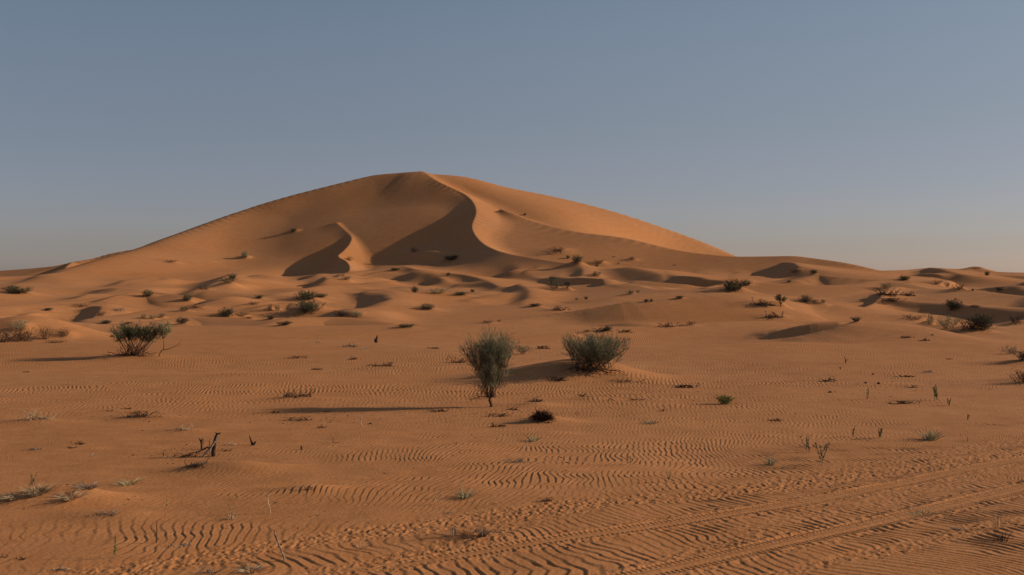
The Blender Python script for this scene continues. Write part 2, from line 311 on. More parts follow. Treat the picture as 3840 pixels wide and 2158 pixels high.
FAR = [
    # on the left mound and at the side edges of the plain
    (35, 1284, 150, 74, 'bare', 'brown_twig', 'brown bare brush covering the hump at the left edge', 1),
    (75, 1240, 60, 40, 'sparse', 'pale_green', 'pale grey bush on top of the left hump', 2),
    (95, 1282, 90, 46, 'bare', 'dark_wood', 'dark gnarled brush on the front of the left hump', 3),
    (165, 1276, 66, 60, 'bare', 'bark', 'bare branched bush right on the left hump', 4),
    (240, 1262, 60, 36, 'bare', 'bark', 'small bare branching bush at the right foot of the left hump', 5),
    (205, 1288, 90, 14, 'bare', 'dark_wood', 'low dark creeping branches at the foot of the left hump', 6),
    (3842, 1352, 80, 44, 'leafy', 'deep', 'dark shrub cut by the right edge, upper of two', 1),
    (3850, 1438, 110, 62, 'bare', 'dark_wood', 'dark bare shrub cut by the right edge, lower of two', 2),
    (3790, 1330, 60, 40, 'bare', 'grey_wood', 'bare grey twiggy bush near the right edge', 3),
    (2720, 1516, 66, 38, 'leafy', 'bright', 'round yellow-green tussock alone on the rippled plain', 4),
    (1960, 1330, 70, 36, 'sparse', 'grey_green', 'sparse grey twigs between the tall shrub and the mound', 2),
    # left part of the dune foot
    (66, 1102, 110, 30, 'leafy', 'deep', 'long dark green shrub below the pale left dune', 1),
    (182, 1166, 34, 12, 'leafy', 'deep', 'small dark shrub on a crest at far left', 2),
    (302, 1152, 60, 16, 'bare', 'brown_twig', 'brown bare bush on the low left crest', 1),
    (372, 1184, 60, 20, 'bare', 'brown_twig', 'brown bush in the shade of a small left dune', 2),
    (555, 1114, 52, 24, 'leafy', 'green', 'green shrub at the crest end of a dark left slope', 3),
    (450, 1168, 60, 16, 'bare', 'grey_wood', 'sparse grey bare bush on lit sand at left', 3),
    (538, 1194, 26, 16, 'sparse', 'grey_green', 'small grey bush, left of three in a row', 1),
    (572, 1196, 30, 16, 'sparse', 'grey_green', 'small grey bush, middle of three in a row', 2),
    (606, 1192, 30, 18, 'sparse', 'grey_green', 'small grey bush, right of three in a row', 3),
    (400, 1214, 44, 14, 'leafy', 'green', 'low green shrub behind the plain edge at left', 4),
    (482, 1214, 40, 8, 'bare', 'dark_wood', 'flat brown scrub behind the canopy shrub', 4),
    (684, 1220, 56, 24, 'leafy', 'green', 'rounded green shrub at the plain edge right of the sapling', 5),
    (872, 1046, 40, 20, 'leafy', 'green', 'green shrub on the tip of the sharp small left dune', 1),
    (858, 1066, 60, 24, 'sparse', 'green', 'sprawling green shrub just below the sharp dune tip', 2),
    (765, 1086, 50, 14, 'bare', 'dark_wood', 'dim brush in the dark hollow left of the sharp dune tip', 5),
    (918, 968, 30, 24, 'leafy', 'pale_green', 'yellowish shrub high on the left flank of the big dune', 3),
    (1102, 870, 30, 14, 'leafy', 'deep', 'small dark shrub high on the face of the big dune', 2),
    (640, 984, 50, 12, 'bare', 'brown_twig', 'faint dry bush on the left flank of the big dune', 1),
    (702, 1132, 44, 26, 'leafy', 'green', 'green shrub above a field of dry twigs', 4),
    (735, 1156, 90, 16, 'bare', 'brown_twig', 'wide dry twigs right of the green shrub', 3),
    (690, 1168, 50, 16, 'sparse', 'green', 'thin green bush below the dry twigs', 1),
    (850, 1188, 70, 36, 'leafy', 'deep', 'dark olive shrub on the low orange hump', 5),
    (905, 1188, 50, 18, 'sparse', 'green', 'sparse green shrub right beside the dark olive one', 3),
    (935, 1196, 50, 10, 'bare', 'dark_wood', 'dark creeping twigs at the right of the orange hump', 2),
    (972, 1120, 36, 15, 'leafy', 'green', 'small green shrub left of the large green pair', 1),
    (950, 1142, 50, 14, 'bare', 'dark_wood', 'dark brown scrub on a small mound left of the green pair', 1),
    (1012, 1168, 26, 28, 'sparse', 'green', 'upright sparse green bush left of the large green pair', 2),
    (1040, 1168, 26, 24, 'sparse', 'green', 'smaller sparse bush touching the large lower green shrub', 4),
    (1148, 1126, 92, 36, 'leafy', 'green', 'large green shrub, upper of the big pair', 2),
    (1205, 1116, 60, 14, 'leafy', 'deep', 'flat dark green shrub right of the upper big one', 3),
    (1158, 1172, 126, 50, 'leafy', 'green', 'largest green shrub in the middle dunes, lower of the big pair', 5),
    (1285, 1188, 90, 26, 'bare', 'dark_wood', 'dark dry scrub on a hump right of the big green pair', 4),
    (1335, 1190, 60, 20, 'sparse', 'pale_green', 'greyish sparse brush right of the dark dry scrub', 1),
    (1015, 1198, 32, 16, 'leafy', 'deep', 'small round dark shrub in front of the big green pair', 4),
    (1065, 1224, 66, 16, 'leafy', 'green', 'low faint green shrub behind the plain edge', 1),
    # on and below the big dune
    (1300, 1052, 40, 14, 'sparse', 'green', 'small green bush at the end of the bright dune arm', 2),
    (1286, 1036, 16, 14, 'bare', 'brown_twig', 'tiny dry bush on the bright dune arm', 1),
    (1484, 1014, 46, 9, 'leafy', 'deep', 'flat dark bush on the apron below the bowl', 1),
    (1556, 944, 40, 22, 'bare', 'dark_wood', 'dim bush inside the shaded wedge of the bowl', 2),
    (1310, 978, 26, 18, 'bare', 'brown_twig', 'thin dry bush at the tip of the bright arm', 3),
    (1690, 976, 74, 20, 'leafy', 'deep', 'dark wide shrub below the S-shaped crest', 2),
    (1680, 1034, 22, 12, 'leafy', 'green', 'small green bush on the soft crest below the bowl', 3),
    (1556, 1098, 34, 26, 'leafy', 'green', 'green bush on top of the small bright mound', 4),
    (1645, 1102, 76, 22, 'sparse', 'pale_green', 'wide sparse yellow-green brush beside the bright mound', 2),
    (1730, 1108, 60, 13, 'leafy', 'deep', 'dark brush in the shaded hollow below the bowl', 5),
    (1772, 1096, 22, 12, 'leafy', 'deep', 'tiny dark bush at the right of the shaded hollow', 1),
    (1604, 1162, 72, 22, 'leafy', 'green', 'green bush leaning on the middle crest', 3),
    (1522, 1232, 84, 13, 'leafy', 'deep', 'flat green scrub behind the plain edge in the middle', 4),
    (1832, 1212, 50, 12, 'bare', 'brown_twig', 'brown small brush left of the tall shrub top', 4),
    (1872, 1208, 22, 12, 'bare', 'brown_twig', 'tiny brown bush just above the tall shrub top', 3),
    (1968, 808, 14, 9, 'leafy', 'deep', 'tiny dark bush on the ridge right of the S-shaped crest', 2),
    (2092, 946, 82, 22, 'bare', 'dark_wood', 'dark elongated brush on the bright right flank', 5),
    (2166, 988, 52, 28, 'leafy', 'green', 'green bush on the lit tip where the S-shaped crest ends', 5),
    (2130, 972, 20, 14, 'leafy', 'green', 'small green bush left on the same lit tip', 1),
    (2248, 990, 46, 20, 'bare', 'dark_wood', 'dark brown cone of brush right of the lit tip', 1),
    (2238, 1001, 18, 9, 'leafy', 'bright', 'tiny bright green cushion below the brown cone of brush', 3),
    (2372, 976, 34, 13, 'bare', 'dark_wood', 'brown brush on the apron right of the brown cone', 2),
    (2318, 993, 16, 8, 'bare', 'dark_wood', 'tiny brown clump below and left of the apron brush', 4),
    (2302, 966, 14, 6, 'bare', 'dark_wood', 'tiny brown clump above the brown cone of brush', 5),
    (2528, 998, 14, 6, 'bare', 'dark_wood', 'tiny brown clump on the far apron at right', 1),
    (2236, 1038, 50, 22, 'sparse', 'green', 'sparse bush on pale sand below the bright cushion', 3),
    (2078, 1088, 54, 44, 'sparse', 'green', 'tall sparse bush on the orange slope', 4),
    (2068, 1052, 22, 16, 'leafy', 'green', 'small bush on top of the orange slope', 4),
    (2128, 1090, 34, 30, 'tree', 'deep', 'little dark tree right of the tall sparse bush', 1),
    (2362, 1104, 36, 14, 'sparse', 'green', 'small sparse bush, left of two under the thin crest', 1),
    (2392, 1100, 18, 12, 'sparse', 'green', 'tiny sparse bush, right of two under the thin crest', 2),
    (2198, 1124, 18, 14, 'leafy', 'green', 'small round bush behind the broad dune, right of a fainter one', 1),
    (2162, 1126, 20, 10, 'sparse', 'green', 'faint small bush left of the round one', 3),
    (2424, 1134, 20, 12, 'leafy', 'green', 'small round bush on the broad dune crest, left of two', 2),
    (2443, 1133, 18, 12, 'leafy', 'green', 'small round bush on the broad dune crest, right of two', 3),
    (2550, 1120, 30, 12, 'leafy', 'green', 'low bush further right on the broad dune crest', 4),
    (2005, 1150, 54, 12, 'leafy', 'green', 'low green bush on the crest left of the brown brushwood', 5),
    (2748, 1094, 96, 50, 'leafy', 'deep', 'big dark green shrub on the mound, largest at right of the dune', 4),
    (2800, 1072, 44, 20, 'leafy', 'deep', 'dark green bush at the right end of the big dark mound shrub', 1),
    (2928, 1152, 44, 38, 'tree', 'deep', 'small dark tree with bare legs on the shoulder of the broad dune', 2),
    (2982, 1024, 46, 18, 'bare', 'brown_twig', 'brown brush at the foot of the dark triangular slope', 1),
    (3050, 1030, 30, 16, 'leafy', 'green', 'grey-green bush right of the dark triangular slope', 2),
    (2960, 1060, 20, 8, 'leafy', 'deep', 'tiny dark bush under the dark triangular slope', 5),
    (3022, 1134, 48, 26, 'leafy', 'green', 'green bush in the dip, largest of three in a row at right', 3),
    (3056, 1140, 40, 14, 'sparse', 'green', 'low bush in the dip, middle of three in a row at right', 4),
    (3088, 1142, 26, 14, 'sparse', 'green', 'low bush in the dip, last of three in a row at right', 1),
    (3390, 1052, 48, 18, 'leafy', 'green', 'green bush on the far right dunes below the skyline', 2),
    (3322, 1084, 60, 20, 'sparse', 'grey_green', 'grey thin bush above the tangled roots', 4),
    (3508, 1068, 60, 18, 'bare', 'brown_twig', 'brown dry brush on the far right slope', 2),
    (3552, 1078, 22, 20, 'sparse', 'green', 'thin green bush right of the brown dry brush', 3),
    (3598, 1090, 52, 26, 'bare', 'dark_wood', 'dark dry bush on the far right crest', 3),
    (3648, 1092, 14, 10, 'leafy', 'deep', 'tiny dark bush right of the dark dry bush', 4),
    (3748, 1092, 34, 13, 'leafy', 'deep', 'low dark bush in the far right valley', 1),
    (3702, 1034, 20, 18, 'leafy', 'deep', 'small dark bush just under the right skyline', 2),
    (3662, 1007, 40, 8, 'bare', 'grey_wood', 'faint bare twigs on the right skyline', 1),
    (3574, 1162, 74, 40, 'leafy', 'deep', 'dark grey-green shrub alone on the right slope', 5),
    (3655, 1152, 50, 10, 'bare', 'dark_wood', 'flat dark twigs right of the lone dark shrub', 5),
    (3428, 1198, 96, 26, 'bare', 'dark_wood', 'dry tangled brush left of the pale green brush', 1),
    (3488, 1220, 36, 44, 'sparse', 'pale_green', 'tall pale green brush in the right hollow', 1),
    (3555, 1236, 90, 50, 'sparse', 'pale_green', 'wide pale olive brush in the right hollow', 3),
    (3640, 1244, 110, 60, 'bare', 'dark_wood', 'large dark bare shrub at the swell edge', 4),
    (3678, 1236, 90, 60, 'leafy', 'deep', 'olive shrub behind the large dark bare one', 2),
    (3815, 1216, 80, 44, 'bare', 'dark_wood', 'dark shrub in the shaded slope near the right edge', 3),
    (3210, 1212, 42, 20, 'leafy', 'green', 'small green shrub just behind the right swell top', 1),
    (2200, 1248, 40, 10, 'bare', 'dark_wood', 'thin dark twigs behind the wide shrub at its left', 2),
    (2275, 1250, 48, 18, 'leafy', 'green', 'small green bush behind the wide shrub', 3),
    (2590, 1222, 44, 16, 'bare', 'dark_wood', 'brown tuft with a long shadow on the swell behind', 1),
]


# ------------------------------------------------------------------ wind ripples, grown as a pattern with its own defects
def ripple_tile(N=1024, lam=10.0, steps=70, seed=4):
    r = np.random.RandomState(seed)
    a = r.randn(N, N).astype(np.float32) * .3
    kx = np.fft.rfftfreq(N)[None, :] * lam; ky = np.fft.fftfreq(N)[:, None] * lam
    k2 = kx * kx + ky * ky
    ang = np.where(k2 > 0, ky * ky / np.maximum(k2, 1e-9), 0)
    Lk = .35 - 4.0 * (1 - k2) ** 2 - .8 * ang
    Lk[0, 0] = -3
    dt = .8
    den = 1 / (1 - dt * Lk)
    for i in range(steps):
        fa = np.fft.rfft2(a - dt * a ** 3)
        a = np.fft.irfft2(fa * den, s=(N, N)).astype(np.float32)
    return a / (np.abs(a).max() * .8)

def sample(T, x, y):
    N = T.shape[0]
    xi = np.floor(x).astype(np.int32); yi = np.floor(y).astype(np.int32)
    fx = (x - xi).astype(np.float32); fy = (y - yi).astype(np.float32)
    x0 = xi % N; x1 = (xi + 1) % N; y0 = yi % N; y1 = (yi + 1) % N
    return (T[y0, x0] * (1 - fx) + T[y0, x1] * fx) * (1 - fy) + (T[y1, x0] * (1 - fx) + T[y1, x1] * fx) * fy

# wheel tracks and churned strips: photo points of the centre line on the ground
def gpt(px, py):
    D = H * F / (py - HY)
    return ((px - CX) * D / F, D)
TYRE = [
    ([(1500, 2118), (1920, 2052), (2400, 1985), (2880, 1905), (3300, 1825), (3840, 1722), (4300, 1650)], .13),
    ([(2050, 2240), (2400, 2160), (2880, 2050), (3300, 1950), (3560, 1890), (3840, 1830), (4300, 1740)], .15),
]
CHURN = [
    ([(300, 2165), (800, 2090), (1300, 2010), (1700, 1960), (2100, 1905), (2600, 1860), (3100, 1800), (3500, 1745), (3840, 1700), (4300, 1650)], .30, 1.0),
    ([(1200, 2160), (1600, 2080), (1950, 1965), (2300, 1890), (2700, 1850), (3050, 1780), (3400, 1720), (3840, 1650)], .28, .7),
    ([(2900, 2165), (3200, 2085), (3450, 2030), (3620, 1985), (3840, 1945), (4200, 1880)], .14, .9),
    ([(2500, 2080), (2700, 2030), (2900, 1960), (3200, 1900), (3500, 1830), (3840, 1770)], .2, .5),
]

def pdist(X, Y, pts):
    P = spline([gpt(*p) for p in pts], 5)
    best = np.full(X.shape, 1e9, np.float32); along = np.zeros_like(best); side = np.zeros_like(best)
    acc = 0
    for i in range(len(P) - 1):
        A, B = P[i], P[i + 1]
        ex, ey = B - A; L = math.hypot(ex, ey) + 1e-9
        t = np.clip(((X - A[0]) * ex + (Y - A[1]) * ey) / (L * L), 0, 1)
        vx = X - A[0] - t * ex; vy = Y - A[1] - t * ey
        d = np.sqrt(vx * vx + vy * vy)
        m = d < best
        best[m] = d[m]; along[m] = (acc + t * L)[m]; side[m] = np.sign(ex * vy - ey * vx)[m]
        acc += L
    return best, along, side

SMOOTH = [  # photo ellipses where the ripples die out: x, y, rx, ry
    (700, 1735, 260, 26), (980, 1745, 300, 34), (2120, 1362, 240, 34), (2200, 1420, 160, 24), (1250, 1925, 420, 40), (250, 1860, 330, 40), (500, 1930, 500, 30),
    (1200, 1490, 260, 12), (300, 1415, 700, 14), (1350, 1425, 900, 12), (2050, 1590, 260, 30), (1900, 1520, 300, 22), (2300, 1640, 300, 16), (1200, 1590, 400, 26), (760, 1585, 300, 18),
    (3300, 1470, 700, 12), (3700, 1290, 300, 40), (200, 2080, 330, 60), (1700, 2060, 200, 30), (1150, 1320, 300, 26), (3000, 1610, 700, 12)]

def mounds(Z):
    # sand heaped under and behind the shrubs farther off
    PYg = HY + (H - Z) * F / YY
    for (px, py, w, h) in [a[:4] for a in FAR] + [a[:4] for a in HEAPS if a[1] < 1260]:
        if py > 1275 or w < 24 or px == 1556: continue
        j = int(np.searchsorted(u, px)); col = PYg[:, j]
        if not (col <= py + 2).any(): continue
        D = Y1[np.argmax(col <= py + 2)]; wm = w * D / F; hm = max(h, 14) * D / F
        x0 = (px - CX) * D / F + wm * .1
        ri = np.where((Y1 > D - 4 * wm) & (Y1 < D + 4 * wm))[0]; a, b = ri[0], ri[-1] + 1
        X = XX[a:b] - x0; Y = (YY[a:b] - D - wm * .2) / (wm * .55)
        A = np.where(X > 0, X / (wm * .60), X / (wm * 1.05))            # tail drawn out to the left
        Z[a:b] += .42 * hm * np.exp(-A * A - Y * Y)
    return Z

def ripples(Z):
    n = int(np.searchsorted(Y1, 60))
    X, Y = XX[:n].astype(np.float32), YY[:n].astype(np.float32)
    T = ripple_tile()
    # meander of the crests
    wx = .30 * fbm(X / 2.2, Y / 1.5, 31, 2) + .10 * fbm(X / .7, Y / .45, 34, 2)
    wx = wx + .07 * X * 5 * np.tanh((Y - 12) / 5)
    wx = wx + .022 * vnoise(X / .24, Y / .2, 36)
    wy = .30 * fbm(X / 2.0, Y / 1.9, 37, 2)
    def field(lam, rot, ox, oy, ya=.85):
        c, s = math.cos(rot), math.sin(rot)
        xs = X + wx * (lam / .1) ** .5; ys = Y + wy
        px = (xs * c + ys * s) * 10 / lam + ox; py = (-xs * s + ys * c) * 10 / lam * ya + oy
        a = sample(T, px, py)
        return sample(T, px + 1.1 * a, py)          # steeper towards -x
    big = sstep(-.1, .35, fbm(X / 6, Y / 5, 44, 2) + .09 * (X - 1.0) - .045 * (Y - 13))
    far = sstep(17, 26, Y)
    h = field(.092, -.30, 0, 0) * (1 - big) * .0033 + field(.115, .38, 400, 130, .95) * big * .0050
    hf = field(.14, .10, 77, 200) * .0055
    h = h * (1 - far) + hf * far
    amp = .55 + .60 * sstep(-.35, .35, fbm(X / 3.4, Y / 3.0, 51, 3) + .12)
    # rows and columns of the photo in which the sand is smooth
    yp = HY + (H - Z[:n]) * F / Y
    up = UU[:n]
    for (a, b, rx, ry) in SMOOTH:
        q = ((up - a) / rx) ** 2 + ((yp - b) / ry) ** 2
        amp = amp * (1 - .88 * np.exp(-q * 1.1))
    amp = amp * (1 - .55 * sstep(30, 60, Y))
    h = h * amp * (.85 + .5 * vnoise(X / .30, Y / .16, 58) * (1 - sstep(20, 40, Y)))
    # lumps a little larger than the ripples
    h = h + .012 * fbm(X / .9, Y / .9, 61, 2) * (1 - sstep(14, 30, Y) * .4)
    nn = int(np.searchsorted(Y1, 24))
    Xn, Yn = X[:nn], Y[:nn]
    clod = fbm(Xn / .06, Yn / .07, 71, 3); clod2 = vnoise(Xn / .035, Yn / .05, 75)
    for pts, wd, st in CHURN:
        d, al, sd = pdist(Xn, Yn, pts)
        d = d + .10 * fbm(Xn / .4, Yn / .4, 77, 2)
        m = (1 - sstep(wd * .55, wd * 1.15, d)) * st
        h[:nn] = h[:nn] * (1 - .75 * m) + m * (.0092 * clod + .006 * clod2 - .004)
    for pts, hw in TYRE:
        d, al, sd = pdist(Xn, Yn, pts)
        dd = d * sd
        m = 1 - sstep(hw * .92, hw * 1.12, d)
        tread = .0035 * np.sign(np.sin(2 * PI * (al / .062 + .25 * np.sign(dd)) + 9 * np.abs(dd))) * sstep(hw * .40, hw * .55, d)
        groove = .003 * np.cos(dd / hw * PI * 2.5) * (d < hw * .75)
        berm = .0045 * np.exp(-((d - hw * 1.22) / (hw * .20)) ** 2) * (1 + .6 * clod)
        m = m * (.72 + .35 * vnoise(al / 1.1, dd * 2, 83)); m = np.clip(m, 0, 1)
        h[:nn] = h[:nn] * (1 - .93 * m) + m * (-.007 + tread + groove + .0015 * clod) + berm
        ed = np.exp(-((d - hw * 1.7) / (hw * .5)) ** 2)
        h[:nn] += ed * .010 * clod
    h[:nn] += .0016 * fbm(Xn / .035, Yn / .04, 81, 2)
    Z[:n] += h
    return Z

# ------------------------------------------------------------------ materials
def new_mat(name):
    m = bpy.data.materials.new(name); m.use_nodes = True
    nt = m.node_tree; b = nt.nodes['Principled BSDF']
    b.inputs['Specular IOR Level'].default_value = .15
    return m, nt, b

def sand_material():
    m, nt, b = new_mat('sand')
    N, L = nt.nodes, nt.links
    geo = N.new('ShaderNodeNewGeometry')
    def noise(scale, det=3, rough=.5, dist=0):
        n = N.new('ShaderNodeTexNoise'); n.inputs['Scale'].default_value = scale; n.inputs['Detail'].default_value = det
        n.inputs['Roughness'].default_value = rough; n.inputs['Distortion'].default_value = dist
        L.new(geo.outputs['Position'], n.inputs['Vector']); return n
    n1 = noise(.045, 4); n2 = noise(.6, 4, .6); n3 = noise(60, 2, .7)
    r1 = N.new('ShaderNodeValToRGB'); cr = r1.color_ramp
    cr.elements[0].position = .30; cr.elements[0].color = SAND_A
    cr.elements[1].position = .70; cr.elements[1].color = SAND_B
    L.new(n1.outputs['Fac'], r1.inputs['Fac'])
    mx = N.new('ShaderNodeMix'); mx.data_type = 'RGBA'; mx.blend_type = 'MULTIPLY'; mx.inputs['Factor'].default_value = 1
    r2 = N.new('ShaderNodeValToRGB'); r2.color_ramp.elements[0].color = (.93, .92, .90, 1); r2.color_ramp.elements[1].color = (1.06, 1.06, 1.07, 1)
    r2.color_ramp.elements[0].position = .3; r2.color_ramp.elements[1].position = .72
    L.new(n2.outputs['Fac'], r2.inputs['Fac'])
    L.new(r1.outputs['Color'], mx.inputs['A']); L.new(r2.outputs['Color'], mx.inputs['B'])
    mx2 = N.new('ShaderNodeMix'); mx2.data_type = 'RGBA'; mx2.blend_type = 'MULTIPLY'; mx2.inputs['Factor'].default_value = 1
    r3 = N.new('ShaderNodeValToRGB'); r3.color_ramp.elements[0].color = (.82, .81, .80, 1); r3.color_ramp.elements[1].color = (1.18, 1.18, 1.18, 1)
    r3.color_ramp.elements[0].position = .3; r3.color_ramp.elements[1].position = .7
    L.new(n3.outputs['Fac'], r3.inputs['Fac'])
    L.new(mx.outputs['Result'], mx2.inputs['A']); L.new(r3.outputs['Color'], mx2.inputs['B'])
    n7 = noise(3.2, 3, .6); n8 = noise(230, 1, .5)
    r7 = N.new('ShaderNodeValToRGB'); r7.color_ramp.elements[0].color = (.94, .90, .86, 1); r7.color_ramp.elements[1].color = (1.05, 1.06, 1.09, 1)
    r7.color_ramp.elements[0].position = .33; r7.color_ramp.elements[1].position = .68
    L.new(n7.outputs['Fac'], r7.inputs['Fac'])
    r8 = N.new('ShaderNodeValToRGB'); r8.color_ramp.elements[0].color = (.55, .52, .5, 1); r8.color_ramp.elements[1].color = (1, 1, 1, 1)
    r8.color_ramp.elements[0].position = .27; r8.color_ramp.elements[1].position = .36
    L.new(n8.outputs['Fac'], r8.inputs['Fac'])
    m4 = N.new('ShaderNodeMix'); m4.data_type = 'RGBA'; m4.blend_type = 'MULTIPLY'; m4.inputs['Factor'].default_value = 1
    L.new(mx2.outputs['Result'], m4.inputs['A']); L.new(r7.outputs['Color'], m4.inputs['B'])
    m5 = N.new('ShaderNodeMix'); m5.data_type = 'RGBA'; m5.blend_type = 'MULTIPLY'; m5.inputs['Factor'].default_value = 1
    L.new(m4.outputs['Result'], m5.inputs['A']); L.new(r8.outputs['Color'], m5.inputs['B'])
    L.new(m5.outputs['Result'], b.inputs['Base Color'])
    b.inputs['Roughness'].default_value = .95
    b.inputs['Specular IOR Level'].default_value = .05
    # fine ripples farther out, grain near
    sep = N.new('ShaderNodeSeparateXYZ'); L.new(geo.outputs['Position'], sep.inputs[0])
    mp = N.new('ShaderNodeMapping'); mp.inputs['Scale'].default_value = (1, .55, .3); mp.inputs['Rotation'].default_value = (0, 0, .15)
    L.new(geo.outputs['Position'], mp.inputs['Vector'])
    wn = N.new('ShaderNodeTexWave'); wn.wave_type = 'BANDS'; wn.bands_direction = 'X'; wn.inputs['Scale'].default_value = 3.0
    wn.inputs['Distortion'].default_value = 7; wn.inputs['Detail'].default_value = 2; wn.inputs['Detail Scale'].default_value = .35
    L.new(mp.outputs[0], wn.inputs['Vector'])
    mr = N.new('ShaderNodeMapRange'); mr.inputs['From Min'].default_value = 150; mr.inputs['From Max'].default_value = 58
    L.new(sep.outputs['Y'], mr.inputs['Value'])
    mrn = N.new('ShaderNodeMapRange'); mrn.inputs['From Min'].default_value = 36; mrn.inputs['From Max'].default_value = 52
    L.new(sep.outputs['Y'], mrn.inputs['Value'])
    mr0 = mr; mr = N.new('ShaderNodeMath'); mr.operation = 'MULTIPLY'; L.new(mr0.outputs[0], mr.inputs[0]); L.new(mrn.outputs[0], mr.inputs[1])
    n4 = noise(.12, 2)
    r4 = N.new('ShaderNodeMapRange'); r4.inputs['From Min'].default_value = .42; r4.inputs['From Max'].default_value = .62
    L.new(n4.outputs['Fac'], r4.inputs['Value'])
    mu = N.new('ShaderNodeMath'); mu.operation = 'MULTIPLY'; L.new(mr.outputs[0], mu.inputs[0]); L.new(r4.outputs[0], mu.inputs[1])
    mu2 = N.new('ShaderNodeMath'); mu2.operation = 'MULTIPLY'; L.new(mu.outputs[0], mu2.inputs[0]); L.new(wn.outputs['Fac'], mu2.inputs[1])
    b1 = N.new('ShaderNodeBump'); b1.inputs['Distance'].default_value = .012; b1.inputs['Strength'].default_value = .8
    L.new(mu2.outputs[0], b1.inputs['Height'])
    n5 = noise(28, 4, .75)
    b2 = N.new('ShaderNodeBump'); b2.inputs['Distance'].default_value = .010; b2.inputs['Strength'].default_value = .35
    L.new(n5.outputs['Fac'], b2.inputs['Height']); L.new(b1.outputs[0], b2.inputs['Normal'])
    L.new(b2.outputs[0], b.inputs['Normal'])
    return m
SAND_A = (.475, .206, .076, 1)
SAND_B = (.485, .232, .102, 1)

# ------------------------------------------------------------------ light, sky, camera
def setup():
    w = bpy.data.worlds.new('World'); scene.world = w; w.use_nodes = True
    nt = w.node_tree; bg = nt.nodes['Background']
    sky = nt.nodes.new('ShaderNodeTexSky'); sky.sky_type = 'NISHITA'; sky.sun_disc = False
    sky.sun_elevation = SUN_EL; sky.sun_rotation = PI / 2 - SUN_AZ
    sky.altitude = 100; sky.air_density = 1.0; sky.dust_density = SKY_DUST; sky.ozone_density = SKY_OZ
    # dusty air: warmer and paler towards the horizon
    tc = nt.nodes.new('ShaderNodeTexCoord'); sp = nt.nodes.new('ShaderNodeSeparateXYZ'); nt.links.new(tc.outputs['Generated'], sp.inputs[0])
    cr = nt.nodes.new('ShaderNodeValToRGB'); cr.color_ramp.interpolation = 'B_SPLINE'; e = cr.color_ramp.elements
    e[0].position = .03; e[0].color = (.505, .485, .69, 1); e[1].position = .14; e[1].color = (.61, .50, .515, 1)
    a = e.new(.0); a.color = (.80, .72, .96, 1)
    a = e.new(.26); a.color = (.75, .665, .64, 1); a = e.new(.6); a.color = (.74, .62, .58, 1)
    nt.links.new(sp.outputs['Z'], cr.inputs['Fac'])
    mx = nt.nodes.new('ShaderNodeMix'); mx.data_type = 'RGBA'; mx.blend_type = 'MULTIPLY'; mx.inputs['Factor'].default_value = 1
    nt.links.new(sky.outputs[0], mx.inputs['A']); nt.links.new(cr.outputs['Color'], mx.inputs['B'])
    mm = nt.nodes.new('ShaderNodeMath'); mm.operation = 'MULTIPLY_ADD'; mm.inputs[1].default_value = .5; mm.inputs[2].default_value = .5
    nt.links.new(sp.outputs['X'], mm.inputs[0])
    c2 = nt.nodes.new('ShaderNodeValToRGB'); c2.color_ramp.interpolation = 'B_SPLINE'; e2 = c2.color_ramp.elements
    e2[0].position = .18; e2[0].color = (.85, .86, .86, 1); e2[1].position = .80; e2[1].color = (.76, .80, .80, 1)
    a = e2.new(.34); a.color = (.92, .92, .91, 1); a = e2.new(.5); a.color = (1, .985, .96, 1); a = e2.new(.64); a.color = (.92, .92, .89, 1)
    nt.links.new(mm.outputs[0], c2.inputs['Fac'])
    m3 = nt.nodes.new('ShaderNodeMix'); m3.data_type = 'RGBA'; m3.blend_type = 'MULTIPLY'; m3.inputs['Factor'].default_value = 1
    nt.links.new(mx.outputs['Result'], m3.inputs['A']); nt.links.new(c2.outputs['Color'], m3.inputs['B'])
    nt.links.new(m3.outputs['Result'], bg.inputs['Color']); bg.inputs['Strength'].default_value = SKY_STR
    l = bpy.data.lights.new('sun', 'SUN'); l.energy = SUN_STR; l.angle = R(.55); l.color = (1.0, .82, .62)
    lo = bpy.data.objects.new('sun', l); COL.objects.link(lo)
    from mathutils import Vector
    lo.rotation_euler = Vector(SUN).to_track_quat('Z', 'Y').to_euler()
    lo.location = (60, 10, 40)
    cam = bpy.data.cameras.new('camera'); co = bpy.data.objects.new('camera', cam); COL.objects.link(co)
    cam.sensor_width = 36; cam.lens = 36; cam.shift_y = -(1079 - HY) / 3840
    cam.clip_start = .1; cam.clip_end = 20000
    co.location = (0, 0, H); co.rotation_euler = (PI / 2, 0, 0)
    scene.camera = co
    v = scene.view_settings; v.view_transform = 'Standard'; v.look = 'None'; v.exposure = EXPO; v.gamma = 1; v.use_curve_mapping = False
SKY_DUST, SKY_OZ, SKY_STR, SUN_STR, EXPO = 1.0, 1.5, .14, 4.3, 0

# ------------------------------------------------------------------ build the sand sheet
def grid_mesh(name, X, Y, Z):
    ny, nu = X.shape
    me = bpy.data.meshes.new(name)
    co = np.empty((ny * nu, 3), np.float32); co[:, 0] = X.ravel(); co[:, 1] = Y.ravel(); co[:, 2] = Z.ravel()
    nq = (ny - 1) * (nu - 1)
    i = (np.arange(ny - 1)[:, None] * nu + np.arange(nu - 1)[None]).ravel()
    q = np.stack([i, i + 1, i + nu + 1, i + nu], 1).astype(np.int32)
    me.vertices.add(len(co)); me.vertices.foreach_set('co', co.ravel())
    me.loops.add(nq * 4); me.loops.foreach_set('vertex_index', q.ravel())
    me.polygons.add(nq); me.polygons.foreach_set('loop_start', np.arange(nq, dtype=np.int32) * 4)
    me.polygons.foreach_set('use_smooth', np.ones(nq, bool))
    me.update(calc_edges=True)
    return me
import time
_t = time.time()
Z = land(); print('land', time.time() - _t, Z.shape)
mounds(Z); ripples(Z); print('ripples', time.time() - _t)
